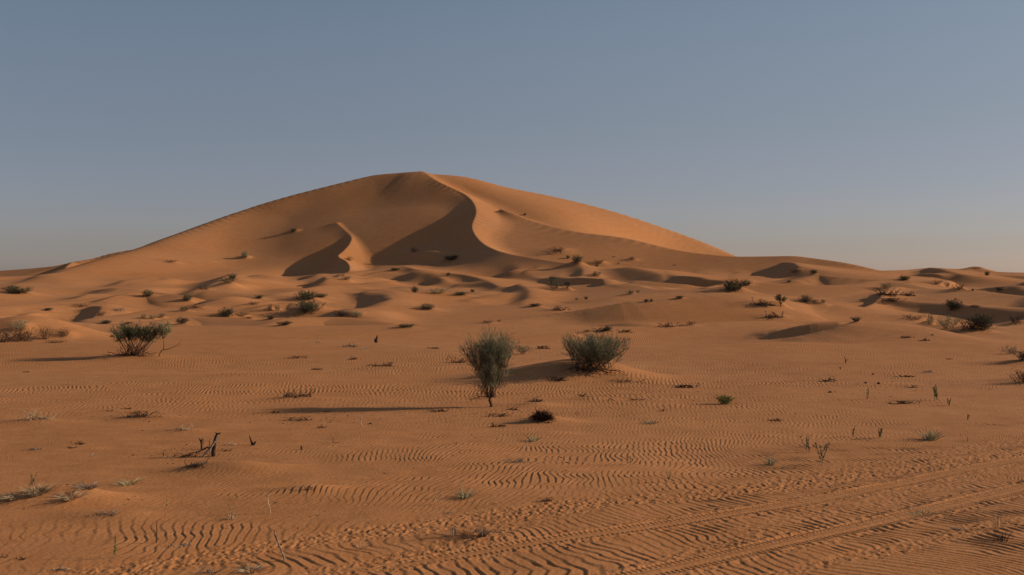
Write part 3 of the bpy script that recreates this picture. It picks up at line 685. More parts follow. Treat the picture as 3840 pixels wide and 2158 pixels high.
me = grid_mesh('sand_plain', XX, YY, Z)
me.materials.append(sand_material())
so = bpy.data.objects.new('sand_ground', me); COL.objects.link(so); so['kind'] = 'structure'; so['label'] = 'orange desert sand rising from a rippled plain to one big dune'
print('mesh', time.time() - _t)
setup()

# ------------------------------------------------------------------ standing on the sand
PYZ = HY + (H - Z) * F / YY
def ground(px, py):
    j = int(np.clip(np.searchsorted(u, px), 1, NU - 1))
    t = (px - u[j - 1]) / (u[j] - u[j - 1])
    col = PYZ[:, j - 1] * (1 - t) + PYZ[:, j] * t
    k = np.argmax(col <= py) if (col <= py).any() else int(np.argmin(col))
    D = Y1[k]; z = Z[k, j - 1] * (1 - t) + Z[k, j] * t
    return (px - CX) * D / F, float(D), float(z)
def zat(x, y):
    k = int(np.clip(np.searchsorted(Y1, y), 1, NY - 1)); pxx = CX + x * F / y
    j = int(np.clip(np.searchsorted(u, pxx), 1, NU - 1))
    return float(Z[k, j])

# ------------------------------------------------------------------ mesh pieces for plants and wood
class MB:
    def __init__(s): s.v = []; s.f = []; s.n = 0
    def add(s, v, f):
        s.v.append(np.asarray(v, np.float32).reshape(-1, 3)); s.f.append(np.asarray(f, np.int32).reshape(-1, 4) + s.n); s.n += len(s.v[-1])
    def ribbons(s, A, B, w0, w1, rng):
        A = np.asarray(A, float); B = np.asarray(B, float); n = len(A)
        if n == 0: return
        d = B - A; r = rng.randn(n, 3); c = np.cross(d, r); c /= np.linalg.norm(c, axis=1, keepdims=True) + 1e-9
        w0 = np.broadcast_to(w0, n)[:, None]; w1 = np.broadcast_to(w1, n)[:, None]
        V = np.stack([A - c * w0, A + c * w0, B + c * w1, B - c * w1], 1)
        s.add(V, np.arange(4 * n).reshape(n, 4))
    def tube(s, P, r, k=5, rng=None):
        P = np.asarray(P, float); n = len(P); r = np.broadcast_to(r, n)
        T = np.gradient(P, axis=0); T /= np.linalg.norm(T, axis=1, keepdims=True) + 1e-9
        ref = np.array([0.3, .9, .2]) if abs(T[0] @ np.array([0.3, .9, .2])) < .9 else np.array([1., 0, 0])
        a = np.cross(T, ref); a /= np.linalg.norm(a, axis=1, keepdims=True) + 1e-9; b = np.cross(T, a)
        an = np.arange(k) * 2 * PI / k
        rr = r[:, None] * (1 + (rng.rand(n, k) - .5) * .35 if rng is not None else np.ones((n, k)))
        V = P[:, None] + (a[:, None] * np.cos(an)[None, :, None] + b[:, None] * np.sin(an)[None, :, None]) * rr[..., None]
        f = []
        for i in range(n - 1):
            for j in range(k):
                j2 = (j + 1) % k
                f.append((i * k + j, i * k + j2, (i + 1) * k + j2, (i + 1) * k + j))
        s.add(V, f)
    def mesh(s, name, mat, M=None):
        me = bpy.data.meshes.new(name)
        v = np.concatenate(s.v); f = np.concatenate(s.f)
        me.vertices.add(len(v)); me.vertices.foreach_set('co', v.ravel())
        me.loops.add(f.size); me.loops.foreach_set('vertex_index', f.ravel())
        me.polygons.add(len(f)); me.polygons.foreach_set('loop_start', np.arange(len(f), dtype=np.int32) * 4)
        me.update(calc_edges=True); me.validate()
        me.materials.append(mat)
        return me

def plain(name, a, b, scale=6, rough=.9, trans=0):
    m, nt, p = new_mat(name); N, L = nt.nodes, nt.links
    g = N.new('ShaderNodeNewGeometry'); n = N.new('ShaderNodeTexNoise'); n.inputs['Scale'].default_value = scale; n.inputs['Detail'].default_value = 3
    L.new(g.outputs['Position'], n.inputs['Vector'])
    r = N.new('ShaderNodeValToRGB'); r.color_ramp.elements[0].color = (*a, 1); r.color_ramp.elements[1].color = (*b, 1)
    r.color_ramp.elements[0].position = .35; r.color_ramp.elements[1].position = .65
    L.new(n.outputs['Fac'], r.inputs['Fac']); L.new(r.outputs['Color'], p.inputs['Base Color'])
    p.inputs['Roughness'].default_value = rough
    return m
MT = dict(
    bark=plain('bark', (.045, .026, .016), (.12, .07, .045), 25),
    grey_wood=plain('grey_wood', (.10, .075, .06), (.36, .29, .23), 30),
    pale_wood=plain('pale_wood', (.34, .23, .15), (.62, .47, .33), 20),
    dark_wood=plain('dark_wood', (.035, .018, .012), (.09, .045, .028), 18),
    brown_twig=plain('brown_twig', (.07, .04, .025), (.15, .085, .05), 12),
    straw=plain('straw', (.28, .20, .12), (.48, .37, .24), 14),
    grey_green=plain('grey_green_leaf', (.13, .138, .082), (.245, .245, .15), 5),
    green=plain('green_leaf', (.075, .080, .045), (.135, .138, .08), 4),
    deep=plain('deep_green_leaf', (.068, .075, .044), (.125, .13, .078), 4),
    pale_green=plain('pale_green_leaf', (.25, .24, .13), (.38, .35, .21), 5),
    bright=plain('bright_green_leaf', (.10, .15, .035), (.17, .22, .06), 5),
)

def tag(o, label, cat, group=None):
    o['label'] = label; o['category'] = cat
    if group: o['group'] = group
    return o
def mesh_obj(name, me, loc=(0, 0, 0), rz=0, sc=(1, 1, 1), parent=None):
    o = bpy.data.objects.new(name, me); COL.objects.link(o)
    if parent is not None: o.parent = parent
    else: o.location = loc; o.rotation_euler = (0, 0, rz); o.scale = sc
    return o
def empty(name, loc, rz=0, sc=(1, 1, 1)):
    o = bpy.data.objects.new(name, None); COL.objects.link(o); o.location = loc; o.rotation_euler = (0, 0, rz); o.scale = sc; o.empty_display_size = .2
    return o

def unit(v): return v / (np.linalg.norm(v) + 1e-9)

def broom(seed, Hh, Wd, n1, n2, n3, base_r, stem_r, tw, flare=1.0, trunk=0, lean=(0, 0), up=.55, low=.18, leaf=0.1, first=.3):
    """a desert broom: bare stems fanning from the base, finer stems, then very many thin green twigs.
    returns wood, stems, twigs as three MB"""
    rng = np.random.RandomState(seed)
    wood, stems, tw_ = MB(), MB(), MB()
    top0 = np.array([0, 0, trunk]); lean = np.array([lean[0], lean[1], 0])
    if trunk > 0:
        P = np.array([[0, 0, -.05], [.02, 0, trunk * .35], [-.02, .01, trunk * .7], [0, 0, trunk * 1.05]])
        wood.tube(P, [stem_r * 3.6, stem_r * 3.0, stem_r * 2.8, stem_r * 2.6], 7, rng)
    A, B, SA, SB = [], [], [], []
    for i in range(n1):
        az = rng.rand() * 2 * PI; q = math.sqrt(rng.rand())
        tgt = np.array([math.cos(az) * q * Wd / 2 * (.75 + .5 * rng.rand()), math.sin(az) * q * Wd / 2 * (.75 + .5 * rng.rand()), Hh * (1 - low - .35 * q * q * (1 - flare) - rng.rand() * .22)]) + lean
        st = top0 + np.append(rng.randn(2) * base_r, -.02 if trunk == 0 else 0)
        mid = st * .5 + tgt * .5 + np.array([(tgt - st)[0] * .10, (tgt - st)[1] * .10, -.06 * Hh * q]) + rng.randn(3) * .03 * Hh
        ts = np.linspace(0, 1, 7)[:, None]
        P = (1 - ts) ** 2 * st + 2 * ts * (1 - ts) * mid + ts ** 2 * tgt + rng.randn(7, 3) * .008 * Hh * ts
        wood.tube(P, stem_r * np.linspace(1, .35, 7) * (.7 + .6 * rng.rand()), 4)
        for j in range(n2):
            s = first + (1 - first) * rng.rand(); k = s * 6; k0 = int(min(k, 5)); p = P[k0] + (P[k0 + 1] - P[k0]) * (k - k0)
            d = unit(unit(P[-1] - P[0]) * .7 + rng.randn(3) * .48 + np.array([0, 0, up]))
            Ls = Hh * (.16 + .20 * rng.rand())
            e = p + d * Ls * .5 + rng.randn(3) * .02 * Hh; e2 = e + unit(d + rng.randn(3) * .25 + [0, 0, .25]) * Ls * .5
            SA += [p, e]; SB += [e, e2]
            m = rng.rand(n3)[:, None]
            base = np.where(m < .5, p + (e - p) * m * 2, e + (e2 - e) * (m - .5) * 2)
            dd = d + rng.randn(n3, 3) * .55 + [0, 0, .35]; dd /= np.linalg.norm(dd, axis=1, keepdims=True)
            ll = Hh * (.05 + .09 * rng.rand(n3))[:, None]
            A.append(base); B.append(base + dd * ll)
    stems.ribbons(np.array(SA), np.array(SB), stem_r * .30, stem_r * .16, rng)
    A = np.concatenate(A); B = np.concatenate(B)
    B[:, 2] = np.maximum(B[:, 2], .01)
    tw_.ribbons(A, B, tw, tw * .4, rng)
    if leaf > 0:
        n = int(len(A) * leaf); ix = rng.randint(0, len(A), n); t = rng.rand(n)[:, None]
        q = A[ix] + (B[ix] - A[ix]) * t; d = rng.randn(n, 3); d /= np.linalg.norm(d, axis=1, keepdims=True)
        tw_.ribbons(q, q + d * tw * 6, tw * 1.6, tw * .6, rng)
    return wood, stems, tw_

def heap(seed, w, d, h, n, r, curl=.35, flat=.5, sub=2, k=4):
    """a low pile of dead sticks, half buried"""
    rng = np.random.RandomState(seed); m = MB()
    for i in range(n):
        az = rng.rand() * 2 * PI
        c = np.array([rng.randn() * w * .22, rng.randn() * d * .22, -.01])
        L = (.35 + .5 * rng.rand()) * w * .55
        el = (rng.rand() ** 2) * 1.1 * (1 - flat) + .12
        dr = np.array([math.cos(az) * math.cos(el), math.sin(az) * math.cos(el) * (d / w), math.sin(el)])
        P = [c]; dd = dr.copy()
        for q in range(6):
            dd = unit(dd + rng.randn(3) * curl + [0, 0, -.10 * q * .6 + .05]); P.append(P[-1] + dd * L / 6)
        P = np.array(P); P[:, 2] = np.clip(P[:, 2], -.015, h)
        rr = r * (.5 + .8 * rng.rand())
        m.tube(P, rr * np.linspace(1, .3, 7), k, rng)
        for _ in range(sub):
            q = rng.randint(2, 6); e = unit(dd + rng.randn(3) * .8 + [0, 0, .3]) * L * .3
            Q = np.array([P[q], P[q] + e * .5 + rng.randn(3) * .01, P[q] + e]); Q[:, 2] = np.clip(Q[:, 2], -.01, h * 1.1)
            m.tube(Q, rr * np.array([.5, .35, .15]), 3)
    return m

def tuft(seed, w, h, n, wd, spread=.5, bend=.3):
    """separate blades or thin stems rising from one foot"""
    rng = np.random.RandomState(seed); m = MB()
    for seg in range(1):
        az = rng.rand(n) * 2 * PI; q = np.sqrt(rng.rand(n))
        foot = np.stack([np.cos(az) * q * w * .25, np.sin(az) * q * w * .25, np.zeros(n) - .01], 1)
        hh = h * (.45 + .6 * rng.rand(n))
        tip = foot + np.stack([np.cos(az) * q * w * spread * (.4 + rng.rand(n)), np.sin(az) * q * w * spread * (.4 + rng.rand(n)), hh], 1)
        mid = (foot + tip) / 2 + np.stack([-np.cos(az) * bend * w * .2, -np.sin(az) * bend * w * .2, hh * .08], 1)
        m.ribbons(foot, mid, wd, wd * .8, rng); m.ribbons(mid, tip, wd * .8, wd * .3, rng)
    return m

def leafy_sprig(seed, h, n, wd, leaf):
    """a few thin stems with small leaves along them"""
    rng = np.random.RandomState(seed); st, lf = MB(), MB()
    for i in range(n):
        x, y = rng.randn(2) * h * .07; P = [np.array([x, y, -.01])]; d = unit(np.array([rng.randn() * .16, rng.randn() * .16, 1]))
        L = h * (.6 + .45 * rng.rand())
        for q in range(6):
            d = unit(d + rng.randn(3) * .10 + [0, 0, .04]); P.append(P[-1] + d * L / 6)
        P = np.array(P); st.tube(P, wd * np.linspace(1, .4, 7), 3)
        m = leaf; t = .25 + .75 * rng.rand(m); k = np.minimum((t * 6).astype(int), 5); b = P[k] + (P[k + 1] - P[k]) * (t * 6 - k)[:, None]
        dd = rng.randn(m, 3) * .6 + [0, 0, .7]; dd /= np.linalg.norm(dd, axis=1, keepdims=True)
        lf.ribbons(b, b + dd * h * .07, wd * 1.3, wd * .7, rng)
    return st, lf

def place(px, py, dz=0): x, y, z = ground(px, py); return (x, y, z + dz)
def pm(px, D): return px * D / F                     # photo pixels -> metres at that distance

def plant(name, loc, mbs, mats, names, label, cat, group=None, rz=0):
    r = empty(name, loc, rz)
    for mb, mt, nm in zip(mbs, mats, names):
        if mb.v: mesh_obj(nm, mb.mesh(nm, MT[mt]), parent=r)
    return tag(r, label, cat, group)

# ---- the two bushes in the middle
L0 = place(1840, 1527)
w_, s_, t_ = broom(11, 1.42, .72, 30, 12, 20, .05, .0068, .0022, flare=.95, trunk=.20, lean=(.05, 0), up=.5, low=.04, leaf=.4, first=.2)
def merge(m, o, off, rot=0):
    for v, f in zip(o.v, [None] * len(o.v)): pass
    n0 = m.n
    for v in o.v: m.v.append(v + np.array(off, np.float32)); m.n += len(v)
    for f in o.f: m.f.append(f + n0)
for sd_, hh, ww, n_, off in ((13, .60, .86, 30, (-.26, .05, .78)), (14, .85, .45, 13, (.20, .10, .42)), (15, .58, .72, 22, (.26, 0, .84)), (16, .6, .4, 7, (-.14, -.1, .30))):
    a_, b_, c_ = broom(sd_, hh, ww, n_, 9, 12, .06, .0045, .0022, flare=.6, up=.35, low=.02, leaf=.4, first=.2)
    merge(w_, a_, off); merge(s_, b_, off); merge(t_, c_, off)
rt = empty('broom_shrub', L0)
tr = MB(); tr.tube([(.03, 0, -.06), (.01, .01, .06), (-.02, 0, .14), (-.01, 0, .24)], [.040, .033, .030, .026], 8, np.random.RandomState(2))
mesh_obj('trunk', tr.mesh('trunk', MT['bark']), parent=rt)
mesh_obj('branches', w_.mesh('branches', MT['bark']), parent=rt)
mesh_obj('fine_stems', s_.mesh('fine_stems', MT['grey_wood']), parent=rt)
mesh_obj('foliage', t_.mesh('foliage', MT['grey_green']), parent=rt)
db = MB(); rg = np.random.RandomState(5)
for i in range(12):
    a = PI * (.72 + .5 * rg.rand()); L = .25 + .22 * rg.rand(); P = [np.array([0, 0, .17 + .04 * rg.rand()])]; d = unit(np.array([math.cos(a), rg.randn() * .5, .25 + .5 * rg.rand()]))
    for q in range(5): d = unit(d + rg.randn(3) * .22 + [0, 0, .04]); P.append(P[-1] + d * L / 5)
    db.tube(P, np.linspace(.0055, .002, 6), 4)
    for _ in range(6):
        q = rg.randint(2, 6); e = P[q] + unit(d + rg.randn(3) * .7) * .13; db.tube([P[q], (P[q] + e) / 2 + rg.randn(3) * .008, e], [.003, .002, .0012], 3)
mesh_obj('dead_branches', db.mesh('dead_branches', MT['bark']), parent=rt)
tag(rt, 'tall grey-green broom shrub on a short bare trunk, tallest in the photo', 'shrub')

L1 = place(2222, 1392)
w_, s_, t_ = broom(12, .90, 1.86, 74, 12, 18, .27, .0085, .0027, flare=.7, up=.4, low=.05, leaf=.4, first=.22)
rt = empty('broom_shrub', L1)
mesh_obj('branches', w_.mesh('branches', MT['bark']), parent=rt)
mesh_obj('fine_stems', s_.mesh('fine_stems', MT['grey_wood']), parent=rt)
mesh_obj('foliage', t_.mesh('foliage', MT['grey_green']), parent=rt)
ro = MB(); rg = np.random.RandomState(8)
for i in range(16):
    a = -PI * (.05 + .95 * rg.rand()); L = .35 + .35 * rg.rand(); P = []; x, y = rg.randn() * .25, -.05
    for q in range(6):
        P.append((x, y, zat(L1[0] + x, L1[1] + y) - L1[2] + .05 * math.sin(q / 5 * PI) + .015)); a += rg.randn() * .25; x += math.cos(a) * L / 6; y += math.sin(a) * L / 6
    ro.tube(P, np.linspace(.014, .004, 6) * (.6 + .7 * rg.rand()), 5, rg)
mesh_obj('roots', ro.mesh('roots', MT['dark_wood']), parent=rt)
tag(rt, 'wide dense grey-green shrub with dark bare roots on the orange mound', 'shrub')

# ---- the left bush with its canopy on gnarled stems, and the sapling beside it
L2 = place(505, 1333)
w_, s_, t_ = broom(27, .98, 1.55, 46, 9, 16, .17, .011, .0045, flare=.75, lean=(.03, 0), up=.25, low=.02, leaf=.5, first=.60)
hp = heap(22, 1.35, .8, .42, 42, .011, .4, .30, 3)
rt = empty('canopy_shrub', L2)
mesh_obj('branches', w_.mesh('branches', MT['dark_wood']), parent=rt)
mesh_obj('fine_stems', s_.mesh('fine_stems', MT['bark']), parent=rt)
mesh_obj('foliage', t_.mesh('foliage', MT['green']), parent=rt)
mesh_obj('dead_branches', hp.mesh('dead_branches', MT['dark_wood']), parent=rt)
tag(rt, 'flat-topped green shrub on a tangle of dark gnarled stems, long shadow at its left', 'shrub')

L3 = place(595, 1340); D3 = L3[1]; k = D3 / F
def pp(dx, dy, y=0): return (dx * k, y, -dy * k)
st = MB()
st.tube([pp(0, 3), pp(4, -10), pp(10, -22), pp(17, -26), pp(20, -45), pp(17, -62), pp(14, -82)], np.array([.017, .016, .014, .013, .011, .009, .006]), 6, np.random.RandomState(3))
st.tube([pp(17, -26), pp(30, -27, .02), pp(45, -31, .05), pp(58, -38, .05), pp(68, -40, .05), pp(76, -50, .04)], np.array([.011, .012, .010, .009, .007, .004]), 5)
st.tube([pp(76, -50, .04), pp(80, -54, .04), pp(78, -60, .04)], [.004, .003, .002], 4)
w_, s_, t_ = broom(23, .50, .66, 16, 10, 20, .02, .004, .0042, flare=1.0, up=.3, low=.05, leaf=.4, first=.2)
rt = empty('sapling', L3)
mesh_obj('trunk', st.mesh('trunk', MT['dark_wood']), parent=rt)
for nm, mb_, mt in (('branches', w_, 'bark'), ('foliage', t_, 'pale_green')):
    o = mesh_obj(nm, mb_.mesh(nm, MT[mt]), parent=rt); o.location = pp(20, -70)
tag(rt, 'thin bent sapling with a pale feathery crown, right of the canopy shrub', 'sapling')

# ---- dead stump group, lower left
L4 = place(801, 1713); k = L4[1] / F
def q4(px, py, y=0): return ((px - 801) * k, y, -(py - 1713) * k)
sm = MB(); rg = np.random.RandomState(4)
sm.tube([q4(801, 1722), q4(800, 1700), q4(803, 1680), q4(806, 1655), q4(812, 1638), q4(816, 1626)], [.030, .032, .026, .025, .026, .016], 9, rg)
for a, b in (((812, 1638), (829, 1622)), ((812, 1636), (806, 1621)), ((815, 1634), (823, 1624))):
    sm.tube([q4(*a), q4((a[0] + b[0]) / 2 + 2, (a[1] + b[1]) / 2), q4(*b)], [.012, .009, .003], 5, rg)
rt = empty('dead_stump', L4)
mesh_obj('trunk', sm.mesh('trunk', MT['dark_wood']), parent=rt)
lb = MB()
lb.tube([q4(822, 1628, -.05), q4(812, 1652, -.06), q4(795, 1678, -.07), q4(776, 1700, -.08), q4(762, 1718, -.09), q4(752, 1732, -.12)], [.010, .016, .018, .015, .016, .017], 7, rg)
lb.tube([q4(792, 1680, -.07), q4(794, 1695, -.07), q4(792, 1712, -.05)], [.009, .007, .005], 5)
lb.tube([q4(774, 1694, -.08), q4(786, 1706, -.06), q4(796, 1712, -.05)], [.006, .005, .004], 5)
mesh_obj('leaning_branch', lb.mesh('leaning_branch', MT['grey_wood']), parent=rt)
ar = MB()
ar.tube([q4(792, 1682, -.05), q4(780, 1677, -.03), q4(768, 1684, 0), q4(750, 1693, .03), q4(735, 1698, .03), q4(733, 1716, -.02), q4(731, 1730, -.06)], [.011, .012, .011, .010, .010, .008, .006], 6, rg)
ar.tube([q4(735, 1698, .03), q4(715, 1703, .04), q4(695, 1712, .05)], [.007, .005, .003], 5)
mesh_obj('arched_root', ar.mesh('arched_root', MT['bark']), parent=rt)
tag(rt, 'tall splintered dead stump with a pale grey branch leaning on it', 'stump')
def heap_at(px, py, wpx, hpx, mat, label, seed, n=None, dr=.55, r=None, cat='dead wood', name='brush_pile', group='dead wood lying on the sand', curl=.35, flat=.5, sub=2):
    loc = place(px, py); D = loc[1]; w = pm(wpx, D); h = max(pm(hpx, D), .02)
    n = n or int(12 + wpx * .26); r = r or max(.0042, .00036 * D)
    m = heap(seed, w, w * dr, h, n, r, curl, flat, sub)
    o = mesh_obj(name, m.mesh(name, MT[mat]), loc); return tag(o, label, cat, group)
heap_at(738, 1750, 92, 40, 'bark', 'tangled dark root mass just left of the splintered stump', 41, 46, .7, .0065, 'roots', 'root_tangle', flat=.25)
heap_at(764, 1742, 62, 62, 'grey_wood', 'upright grey root ends between the splintered stump and the dark tangle', 42, 26, .6, .005, 'roots', 'root_tangle', flat=-.2)
def stick(name, pts, radii, mat, label, cat='stick', base=None, forks=(), group=None):
    """upright or leaning piece drawn by photo points; the first one stands on the ground"""
    loc = place(*pts[0]); k = loc[1] / F; rg = np.random.RandomState(int(pts[0][0]))
    f = lambda p: ((p[0] - pts[0][0]) * k, (p[2] if len(p) > 2 else 0), -(p[1] - pts[0][1]) * k)
    m = MB(); P = [f(p) for p in pts]; P[0] = (P[0][0], P[0][1], -.03); m.tube(P, np.array(radii), 6, rg)
    for fp, fr in forks: m.tube([f(p) for p in fp], np.array(fr), 5, rg)
    return tag(mesh_obj(name, m.mesh(name, MT[mat]), loc), label, cat, group)
stick('dead_stump', [(757, 1685), (756, 1665), (752, 1652), (744, 1643)], [.020, .017, .014, .004], 'bark', 'short forked brown stump behind the arched root', 'stump',
      forks=[([(755, 1662), (759, 1650), (757, 1642)], [.014, .012, .005]), ([(758, 1668), (766, 1655), (763, 1644)], [.006, .005, .003])])
stick('dead_stick', [(785, 1684), (786, 1668), (787, 1647)], [.007, .006, .003], 'dark_wood', 'thin dark stick standing between the two stumps', forks=[([(786, 1665), (777, 1650)], [.004, .002])])
stick('dead_stump', [(950, 1672), (944, 1660), (938, 1645), (934, 1634)], [.030, .018, .012, .004], 'dark_wood', 'small dark pointed stump leaning left, right of the gnarled pale wood', 'stump',
      forks=[([(950, 1670), (958, 1660), (960, 1656)], [.018, .014, .005])])
stick('dead_stump', [(1131, 1688), (1130, 1680), (1129, 1674)], [.016, .017, .012], 'dark_wood', 'tiny black stump alone on smooth sand right of the stump group', 'stump')
stick('dead_stump', [(1411, 1286), (1411, 1275), (1414, 1266), (1415, 1257)], [.065, .06, .04, .01], 'dark_wood', 'upright dark stump standing alone on the swell before the dunes', 'stump',
      forks=[([(1409, 1284), (1406, 1276), (1406, 1270)], [.05, .04, .01])])
stick('dead_stick', [(614, 1714), (613, 1706), (614, 1698)], [.006, .006, .005], 'dark_wood', 'short dark peg of wood in the shadow left of the roots')
stick('dead_stick', [(586, 2036), (587, 2015), (589, 1990), (588, 1970), (589, 1955)], [.0055, .0055, .005, .005, .003], 'brown_twig', 'single straight brown stick upright in rippled sand at lower left')
stick('dead_stick', [(1068, 2104), (1066, 2092), (1052, 2058), (1038, 2026), (1027, 2002)], [.011, .010, .009, .007, .003], 'grey_wood', 'long forked grey stick leaning left near the bottom edge',
      forks=[([(1052, 2058), (1043, 2030), (1030, 1998), (1024, 1985)], [.005, .004, .004, .002]), ([(1038, 2026), (1032, 2006), (1031, 1982)], [.004, .003, .002])])
stick('dead_twig', [(1012, 1926), (1014, 1915), (1006, 1890), (1003, 1868), (1010, 1845)], [.006, .005, .005, .006, .003], 'pale_wood', 'pale crooked twig standing above the long forked stick', forks=[([(1003, 1868), (997, 1856)], [.004, .002]), ([(1006, 1850), (1020, 1838), (1034, 1832)], [.003, .002, .001])])
stick('dead_twig', [(1359, 1604), (1355, 1590), (1352, 1575), (1345, 1560)], [.007, .006, .006, .003], 'pale_wood', 'pale Y-shaped twig standing in the middle of the plain', forks=[([(1353, 1578), (1358, 1565), (1356, 1557)], [.005, .003, .002])])
stick('dead_twig', [(1632, 1895), (1634, 1880), (1630, 1868), (1650, 1850), (1668, 1832)], [.006, .006, .005, .004, .002], 'straw', 'thin straw-coloured twig rising right beside the pale grass tuft')
stick('dead_twig', [(1250, 1662), (1249, 1650), (1246, 1641)], [.006, .006, .003], 'brown_twig', 'short brown twig in rippled sand above the tiny stump', forks=[([(1252, 1662), (1265, 1661), (1278, 1658)], [.004, .004, .002])])
stick('dead_twig', [(2032, 1350), (2026, 1335), (2026, 1320)], [.010, .008, .004], 'grey_wood', 'thin bare twig standing between the two middle shrubs')
stick('dead_twig', [(3630, 1655), (3626, 1640)], [.006, .003], 'brown_twig', 'tiny brown twig beside the pale straw tuft at right')
stick('dead_twig', [(2010, 1515), (2008, 1503), (2006, 1490)], [.010, .008, .003], 'grey_wood', 'short grey twig sticking up from the half-buried log')
stick('dead_twig', [(1978, 1690), (1977, 1668), (1976, 1650)], [.005, .004, .002], 'pale_wood', 'pale thin twig upright below the spiky root ball')
stick('dead_branch', [(3046, 1446), (3052, 1458), (3062, 1462), (3074, 1458), (3077, 1449)], [.010, .022, .024, .016, .008], 'dark_wood', 'dark curved branch with two upturned ends lying on sand at right', 'branch')
stick('dead_branch', [(2280, 1505), (2284, 1498), (2293, 1498), (2302, 1504), (2306, 1508)], [.010, .010, .010, .008, .006], 'dark_wood', 'small arched dark branch sticking out of sand right of the mound', 'branch')
stick('fallen_branch', [(1516, 1556, .0), (1530, 1564, 0), (1545, 1569, -.02), (1562, 1565, -.05), (1590, 1560, -.05)], [.010, .014, .012, .010, .005], 'dark_wood', 'long thin dark branch lying flat left of the tall shrub', 'branch')

# ---- low heaps of dead wood: photo column, row, width, height, material, label, seed
for (px, py, w, h, mt, lb, sd, dr) in HEAPS: heap_at(px, py, w, h, mt, lb, sd, dr=dr)

# ---- spiky root ball
loc = place(2032, 1578); rg = np.random.RandomState(9); m = MB()
n = 900; d = rg.randn(n, 3); d /= np.linalg.norm(d, axis=1, keepdims=True); d[:, 2] = np.abs(d[:, 2])
lump = (1 + .35 * np.sin(3 * d[:, :1] * 3 + 1) * np.cos(4 * d[:, 1:2] + 2)); A = d * np.array([.17, .11, .095]) * lump * rg.rand(n, 1) ** .4; B = A + (d + rg.randn(n, 3) * .7) * .055
A[:, 2] += .02; B[:, 2] += .02
m.ribbons(A, B, .006, .002, rg)
for i in range(26):
    a = rg.rand() * 2 * PI; P = [np.array([math.cos(a) * .10, math.sin(a) * .08, 0])]; e = unit(np.array([-math.cos(a) * .5, -math.sin(a) * .5, 1]) + rg.randn(3) * .4)
    for q in range(4): e = unit(e + rg.randn(3) * .35); P.append(P[-1] + e * .045)
    m.tube(P, np.linspace(.010, .003, 5), 5, rg)
tag(mesh_obj('root_ball', m.mesh('root_ball', MT['dark_wood']), loc), 'dark spiky root ball on its own small hump of orange sand', 'roots')

# ---- straw and grass tufts: column, row, width, height, blades, material, label, seed, spread
TUFTS = [
    (135, 1856, 110, 44, 160, 'straw', 'dry straw tuft in the litter band at lower left', 1, .5),
    (60, 1868, 120, 22, 130, 'straw', 'flattened dry straw cut by the left edge', 2, .7),
    (262, 1874, 120, 34, 170, 'straw', 'dry pale grass bent to the right below the litter band', 3, .6),
    (330, 1832, 90, 28, 120, 'grey_wood', 'grey dry tuft at the right end of the litter band', 4, .6),
    (165, 1848, 60, 30, 50, 'dark_wood', 'dark broken stems inside the dry litter band', 5, .4),
    (940, 2140, 120, 20, 120, 'straw', 'dry grass strip at the bottom edge left of the middle', 6, .6),
    (1700, 2012, 36, 66, 16, 'grey_wood', 'stiff grey dead stems rising from the lower middle tuft', 7, .4),
    (1770, 2014, 150, 22, 60, 'brown_twig', 'low brown dead tuft among ripples at the lower middle', 8, .5),
    (1812, 2012, 60, 48, 60, 'grey_wood', 'grey fan of dead stems right in the lower middle tuft', 9, .5),
    (480, 1818, 110, 26, 70, 'pale_green', 'faint pale green grass above the bare hump at lower left', 10, .6),
    (1745, 1868, 90, 34, 110, 'pale_green', 'pale green grass tuft on the coarse ripples in the middle', 11, .5),
    (1735, 1868, 80, 76, 12, 'straw', 'tall sparse straw stalks in the pale green grass tuft', 12, .4),
    (3490, 1652, 110, 44, 130, 'pale_green', 'pale dry-green grass clump on ripples at right', 13, .4),
    (2890, 1745, 70, 36, 60, 'pale_green', 'sparse pale grass in the coarse ripples right of centre', 14, .5),
    (3760, 2030, 90, 44, 60, 'brown_twig', 'thin dark grass at the lower right beside the prints', 15, .5),
    (3745, 1985, 120, 110, 10, 'straw', 'tall sparse dry stalks at the lower right', 16, .3),
    (3460, 1930, 110, 24, 50, 'pale_green', 'low faint grass below the upper wheel track', 17, .6),
    (1350, 2055, 80, 30, 14, 'straw', 'a few thin dry stalks between the churned strips', 18, .7),
    (870, 1948, 50, 34, 26, 'straw', 'thin dry stems at the foot of the small green sprig', 19, .6),
    (2440, 1590, 70, 20, 50, 'pale_green', 'faint pale tuft in the ripples below the dark twig clump', 20, .5),
    (2000, 1655, 60, 26, 60, 'pale_green', 'faint pale green tuft below the spiky root ball', 21, .5),
    (3560, 1350, 30, 8, 20, 'brown_twig', 'tiny brown tuft on the sand above the flat dark log', 22, .5),
]
for (px, py, w, h, n, mt, lb, sd, sp) in TUFTS:
    loc = place(px, py); D = loc[1]
    m = tuft(sd, pm(w, D) * .85, pm(h, D) * .9, n, max(.0026, .00022 * D), sp)
    tag(mesh_obj('grass_tuft', m.mesh('grass_tuft', MT[mt]), loc), lb, 'grass tuft', 'grass and straw tufts on the plain')

